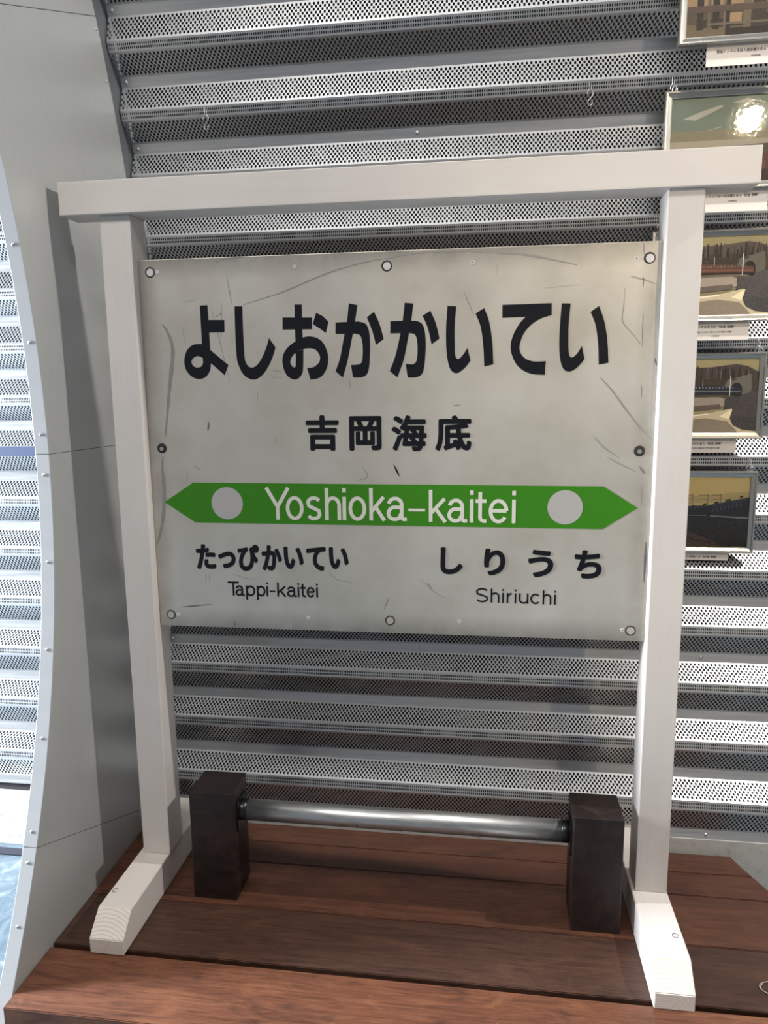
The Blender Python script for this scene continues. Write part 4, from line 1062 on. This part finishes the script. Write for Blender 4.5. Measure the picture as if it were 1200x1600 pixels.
def to_right(P_):
    """the subject sits in the right-hand part of these prints; edges keep running to the left border"""
    return [(c, [(0.0 if x <= 0 else (1.0 if x >= 1 else 0.36 + 0.60 * x), y) for x, y in pl]) for c, pl in P_]
R0 = lambda x0, y0, x1, y1: [(x0, y0), (x1, y0), (x1, y1), (x0, y1)]
rnd = random.Random(3)
def woods(y0, y1, n, cols):
    o = []
    for _ in range(n):
        x = rnd.random() * 0.97
        h = y0 + (y1 - y0) * (0.5 + 0.5 * rnd.random())
        o.append((rnd.choice(cols), R0(x, y0, x + 0.012 + 0.012 * rnd.random(), h)))
    return o
def tunnel_photo(train, stripe, hill):
    P_ = [((214, 206, 168), R0(0, 0, 1, 1)), (hill, [(0, 0.62), (0, 0.86), (0.35, 0.89), (0.72, 0.93), (0.9, 0.9), (1, 0.82), (1, 0.5)])]
    P_ += [((112, 98, 92), [(0, 0.6), (0, 0.76), (0.5, 0.78), (0.9, 0.8), (1, 0.7), (1, 0.5)])]
    P_ += woods(0.72, 0.92, 46, [(92, 78, 76), (120, 106, 100), (150, 138, 126), (74, 62, 64)])
    P_ += [((96, 84, 74), [(0, 0.5), (0, 0.76), (0.55, 0.72), (0.55, 0.55)])]
    for _ in range(40):
        x, y = rnd.random() * 0.5, 0.58 + rnd.random() * 0.17
        P_.append((rnd.choice([(150, 138, 122), (70, 58, 52), (118, 104, 90)]), R0(x, y, x + 0.02, y + 0.008)))
    P_ += [((156, 152, 146), [(0.55, 0.62), (0.6, 0.72), (0.72, 0.74), (0.95, 0.8), (0.97, 0.62), (0.95, 0.5), (0.6, 0.5)]),
           ((60, 60, 62), [(0.665, 0.705), (0.735, 0.72), (0.735, 0.735), (0.665, 0.72)]),
           ((26, 28, 34), [(0.66, 0.5)] + [(0.74 + 0.085 * math.cos(math.radians(a)), 0.585 + 0.095 * math.sin(math.radians(a))) for a in range(180, -1, -15)] + [(0.825, 0.5)]),
           (train, [(0, 0.54), (0, 0.665), (0.4, 0.64), (0.8, 0.61), (0.8, 0.53)]),
           (stripe, [(0, 0.575), (0, 0.59), (0.8, 0.565), (0.8, 0.555)])]
    for k in range(14):
        x = 0.02 + k * 0.05
        P_.append(((150, 158, 166) if k % 3 else (190, 192, 190), R0(x, 0.605, x + 0.022, 0.625)))
    P_ += [((44, 38, 36), [(0, 0.51), (0, 0.545), (0.8, 0.535), (0.8, 0.5)]),
           ((170, 160, 148), [(0, 0.47), (0, 0.51), (0.62, 0.515), (0.74, 0.5), (0.74, 0.485), (0.5, 0.48)]),
           ((136, 124, 112), [(0, 0.32), (0, 0.47), (0.5, 0.485), (0.57, 0.46), (0.57, 0.36)]),
           ((84, 70, 64), [(0, 0.24), (0, 0.33), (0.5, 0.39), (0.53, 0.33)]),
           ((40, 34, 38), [(0.57, 0.3), (0.58, 0.47), (0.8, 0.5), (0.78, 0.36)]),
           ((172, 158, 132), [(0, 0), (0, 0.2), (0.3, 0.26), (0.68, 0.33), (1, 0.2), (1, 0)]),
           ((120, 108, 92), [(0, 0), (0, 0.12), (0.3, 0.2), (0.62, 0.16), (0.75, 0.05), (0.8, 0)]),
           ((206, 196, 176), [(0, 0.16), (0, 0.185), (0.33, 0.265), (0.33, 0.245)]),
           ((206, 192, 160), [(0.5, 0.22), (0.66, 0.31), (0.7, 0.3), (0.66, 0.18)]),
           ((52, 42, 46), [(0.66, 0.2), (0.7, 0.32), (0.82, 0.52), (1, 0.58), (1, 0.02), (0.86, 0.04), (0.72, 0.1)]),
           ((34, 26, 32), [(0.68, 0.16), (0.8, 0.22), (1, 0.2), (1, 0.02), (0.86, 0.04), (0.72, 0.1)]),
           ((186, 184, 178), R0(0.635, 0.5, 0.645, 0.77)), ((160, 160, 156), R0(0.22, 0.63, 0.228, 0.74))]
    return to_right(P_)
train_photo = [((212, 198, 150), R0(0, 0, 1, 1)), ((196, 182, 140), [(0, 0.55), (0, 0.66), (1, 0.8), (1, 0.7)])]
for x in (0.18, 0.42, 0.62):
    train_photo += [((96, 82, 66), R0(x, 0.5, x + 0.008, 0.76)), ((96, 82, 66), R0(x - 0.14, 0.735, x + 0.01, 0.742)), ((110, 96, 78), R0(x - 0.14, 0.68, x + 0.01, 0.684))]
train_photo += [((30, 34, 58), [(0, 0.18), (0, 0.55), (0.3, 0.58), (0.62, 0.62), (1, 0.71), (1, 0.02), (0.6, 0.12)]),
    ((48, 60, 92), [(0, 0.5), (0, 0.56), (0.42, 0.595), (1, 0.715), (1, 0.67), (0.42, 0.56)]),
    ((22, 26, 44), [(0.44, 0.4), (0.44, 0.6), (0.47, 0.6), (0.47, 0.4)]),
    ((150, 156, 164), [(0.47, 0.44), (0.47, 0.455), (1, 0.43), (1, 0.405)]), ((130, 138, 150), [(0, 0.45), (0, 0.462), (0.42, 0.456), (0.42, 0.446)]),
    ((24, 24, 30), [(0, 0.16), (0, 0.34), (0.4, 0.34), (1, 0.3), (1, 0), (0.7, 0.02)]),
    ((92, 70, 58), [(0, 0), (0, 0.22), (0.2, 0.2), (0.5, 0.1), (0.75, 0.0)]), ((60, 46, 40), [(0, 0.22), (0, 0.26), (0.9, 0.0), (0.76, 0.0)])]
for x, y, q in ((0.2, 0.575, 0.05), (0.38, 0.6, 0.06), (0.56, 0.625, 0.08), (0.74, 0.66, 0.1), (0.94, 0.71, 0.06)):
    train_photo.append(((40, 38, 36), [(x - q / 2, y - 0.01), (x + q / 2, y + 0.005), (x + q / 2 - 0.01, y + 0.03), (x - q / 2 + 0.01, y + 0.02)]))
for k in range(8):
    train_photo.append(((66, 84, 110), R0(0.5 + k * 0.06, 0.5 + k * 0.012, 0.53 + k * 0.06, 0.55 + k * 0.016)))
for _ in range(50):
    x = rnd.random() * 0.6
    y = rnd.random() * (0.19 - 0.28 * x) if x < 0.6 else 0
    train_photo.append((rnd.choice([(122, 100, 84), (72, 54, 44), (140, 122, 106)]), R0(x, max(y, 0), x + 0.016, max(y, 0) + 0.012)))
sky_photo = [((150, 166, 158), R0(0, 0, 1, 1)), ((172, 168, 146), R0(0, 0.3, 1, 0.62)), ((196, 190, 172), R0(0, 0.3, 1, 0.45)),
    ((226, 226, 216), [(0.1, 0.76), (0.25, 0.84), (0.4, 0.9), (0.44, 0.89), (0.32, 0.81), (0.2, 0.74)]),
    ((220, 222, 214), [(0.5, 0.92), (0.62, 0.97), (0.7, 0.93), (0.6, 0.9)]), ((206, 204, 190), [(0.25, 0.6), (0.42, 0.66), (0.42, 0.645)]),
    ((206, 202, 190), R0(0, 0.42, 1, 0.5)), ((110, 102, 98), [(0.3, 0.34), (0.5, 0.42), (0.8, 0.44), (1, 0.5), (1, 0.3), (0.3, 0.3)]),
    ((128, 84, 80), R0(0, 0.0, 1, 0.32)), ((86, 62, 64), R0(0, 0.0, 1, 0.14))]
for k in range(12):
    sky_photo.append((rnd.choice([(180, 120, 112), (150, 96, 92), (104, 74, 74)]), R0(k * 0.083, 0.15, k * 0.083 + 0.05, 0.24)))
via_photo = [((120, 108, 98), R0(0, 0, 1, 1)), ((70, 116, 120), R0(0.28, 0.42, 0.6, 0.55)), ((200, 174, 146), R0(0.0, 0.3, 1, 0.42)), ((92, 80, 74), R0(0, 0.55, 1, 1)),
    ((150, 138, 118), R0(0, 0, 1, 0.14)), ((80, 70, 68), [(0.1, 0.1), (0.1, 0.18), (1, 0.24), (1, 0.1)]), ((58, 52, 54), [(0.3, 0.0), (0.3, 0.08), (1, 0.12), (1, 0.0)])]
for x, w_, c in ((0.08, 0.05, (66, 60, 60)), (0.16, 0.025, (140, 130, 118)), (0.2, 0.05, (60, 54, 54)), (0.28, 0.03, (150, 140, 126)), (0.3, 0.035, (56, 50, 50)), (0.43, 0.06, (150, 140, 122)), (0.5, 0.1, (88, 76, 74)), (0.64, 0.05, (62, 56, 56)), (0.72, 0.04, (150, 136, 120)), (0.82, 0.08, (74, 66, 64)), (0.93, 0.04, (146, 132, 116))):
    via_photo.append((c, R0(x, 0.08, x + w_, 0.75)))
via_photo += [((120, 106, 98), R0(0.0, 0.26, 1, 0.33)), ((206, 178, 148), R0(0.33, 0.14, 0.42, 0.24)), ((150, 140, 130), R0(0.16, 0.12, 1, 0.145))]

train_photo = to_right(train_photo)
PICS = [
  (0.245, 2.328, 'silver-framed photograph of a concrete viaduct, topmost in the column of pictures', via_photo, '青函トンネル手前の高架橋を走る “快速 海峡”', ['1992年3月'], 0.045),
  (0.356, 2.033, 'silver-framed photograph with a cloudy sky, glass showing a glowing lamp reflection', sky_photo, '青函トンネル手前の高架橋を走る “快速 海峡”', ['1992年3月'], 0.052),
  (0.432, 1.7145, 'silver-framed photograph of a tunnel mouth with a red train on a viaduct', tunnel_photo((150, 104, 90), (196, 150, 132), (132, 120, 118)), '青函トンネルを出た “快速 海峡”', ['第一湯の里トンネルとの間のわずかな明かり区間', '1992年3月'], 0.048),
  (0.474, 1.3975, 'silver-framed photograph of a tunnel mouth with a blue train on a viaduct', tunnel_photo((46, 62, 92), (170, 180, 186), (110, 98, 100)), '青函トンネルを出た “快速 海峡”', ['第一湯の里トンネルとの間のわずかな明かり区間'], 0.040),
  (0.480, 1.0690, 'silver-framed photograph of dark blue coaches under a yellow sky, lowest in the column', train_photo, '函館を発車した青森行き “快速 海峡”', [], 0.024)]

def text_mesh(name, s, cx, y, cz, h, wmax, parent):
    """a line of small print centred at (cx, cz), height h, as one flat mesh"""
    c = bpy.data.curves.new('line', 'FONT')
    c.body = s
    c.resolution_u = 1
    o = bpy.data.objects.new('line', c)
    COL.objects.link(o)
    dg = bpy.context.evaluated_depsgraph_get()
    me = bpy.data.meshes.new_from_object(o.evaluated_get(dg))
    V = [(v.co.x, v.co.y) for v in me.vertices]
    F = [tuple(p.vertices) for p in me.polygons]
    bpy.data.objects.remove(o); bpy.data.curves.remove(c); bpy.data.meshes.remove(me)
    x0, x1 = min(v[0] for v in V), max(v[0] for v in V)
    y0, y1 = min(v[1] for v in V), max(v[1] for v in V)
    k = h / (y1 - y0)
    kx = min(k, wmax / (x1 - x0))
    VV = [(cx + (a - (x0 + x1) / 2) * kx, y, cz + (b - (y0 + y1) / 2) * k) for a, b in V]
    VV += [(a + 0.0003, y - 0.00002, z) for a, _, z in VV]
    n = len(V)
    FF_ = F + [tuple(i + n for i in f_) for f_ in F]
    return mesh_obj(name, VV, FF_, PRINT_INK, parent)

CAPL = ['white caption card under the viaduct photograph', 'white caption card under the cloudy sky photograph', 'white caption card under the red train photograph',
        'white caption card under the tunnel photograph with the blue train', 'short white caption card under the photograph of dark blue coaches']
for (yf, zt_, lab, polys, cap, sub, ch_), cl in zip(PICS, CAPL):
    fr_, z0 = frame_thing(yf, zt_, lab, polys)
    y = yf + 0.0165
    card = bm_obj('caption_card', box_bm(-0.0975, 0.0975, 0, 0.0014, -ch_, 0.02, 0.0), CARD)
    card.location = (0.8245, y, z0)
    tag(card, cl, 'caption card', 'caption cards under the photographs')
    text_mesh('caption_text', cap, 0.0, -0.0004, -0.0135, 0.0078, 0.150, card)
    for j, s in enumerate(sub):
        last = s.endswith('月')
        text_mesh('caption_text', s, 0.012 if last else 0.0, -0.0004, -0.0265 - 0.0105 * j, 0.0045, 0.042 if last else 0.150, card)

# hooks: a wire hanger through the lip and an S-hook below it
def s_hook(x, k, label, group, long_=True):
    y, z = arc(RL - 0.0015, T0 - k * DT)
    root = empty('s_hook', (x, y, z))
    tag(root, label, 'hook', group)
    r = 0.0011
    eye = [(0.003, 0.004, 0.021), (0.0, -0.003, 0.025), (-0.003, -0.004, 0.018), (-0.003, -0.004, 0.006), (0.0, -0.0035, 0.0), (0.003, -0.004, 0.006), (0.003, -0.004, 0.016), (0.003, 0.003, 0.018)]
    V, F = tube(eye, r * 0.8, 6)
    mesh_obj('wire_hanger', V, F, STEEL, root, smooth=True)
    P_ = []
    for a in range(-150, 91, 15):      # upper hook, open to the left
        P_.append((0.0008 + 0.0072 * math.sin(math.radians(-a + 90 - 90)) * -1, -0.004, -0.003 + 0.0075 * math.cos(math.radians(a))))
    P_ = [(-0.0075, -0.004, -0.010), (-0.0065, -0.004, -0.003), (-0.0035, -0.004, 0.002), (0.0005, -0.004, 0.0035), (0.0045, -0.004, 0.0005), (0.0072, -0.004, -0.005), (0.0062, -0.004, -0.011),
          (0.002, -0.004, -0.0165), (-0.003, -0.004, -0.0215), (-0.0055, -0.004, -0.027), (-0.0040, -0.004, -0.033), (0.0, -0.004, -0.0355), (0.0040, -0.004, -0.033), (0.0058, -0.004, -0.0275), (0.0060, -0.004, -0.024)]
    sm = []
    Q = [Vector(p) for p in P_]
    Q = [2 * Q[0] - Q[1]] + Q + [2 * Q[-1] - Q[-2]]
    for i in range(1, len(Q) - 2):
        for kk in range(3):
            t_ = kk / 3
            a, b, c, d = Q[i - 1:i + 3]
            sm.append(0.5 * (2 * b + (c - a) * t_ + (2 * a - 5 * b + 4 * c - d) * t_ ** 2 + (3 * b - a - 3 * c + d) * t_ ** 3))
    sm.append(Q[-2])
    V, F = tube(sm if long_ else sm[:26], r, 7)
    mesh_obj('hook_wire', V, F, STEEL, root, smooth=True)
    return root
s_hook(-0.546, 1, 'empty steel S-hook above the left end of the crossbeam', 'empty hooks on the wall')
s_hook(0.479, 1, 'empty steel S-hook beside the cloudy sky photograph', 'empty hooks on the wall')
for k, x, nm in ((1, 0.682, 'cloudy sky photograph'), (3, 0.682, 'red train photograph'), (5, 0.967, 'tunnel photograph with the blue train'), (7, 0.967, 'photograph of dark blue coaches')):
    s_hook(x, k, 'steel hook holding up the frame of the ' + nm, 'hooks holding the picture frames', False)

# loose loop of pale wire on the deck at the right
loop = []
for i in range(40):
    a = i / 39 * math.radians(560) + 2.4
    loop.append((0.868 + (0.024 + 0.003 * i / 39) * math.cos(a) * 1.3, -0.180 + 0.020 * math.sin(a), 0.0018 + 0.003 * i / 39))
V, F = tube(loop, 0.0007, 6)
tag(mesh_obj('wire_loop', V, F, mat('pale_wire', srgb(214, 206, 196), 0.4), smooth=True), 'small loose loop of pale wire lying on the platform boards', 'wire')
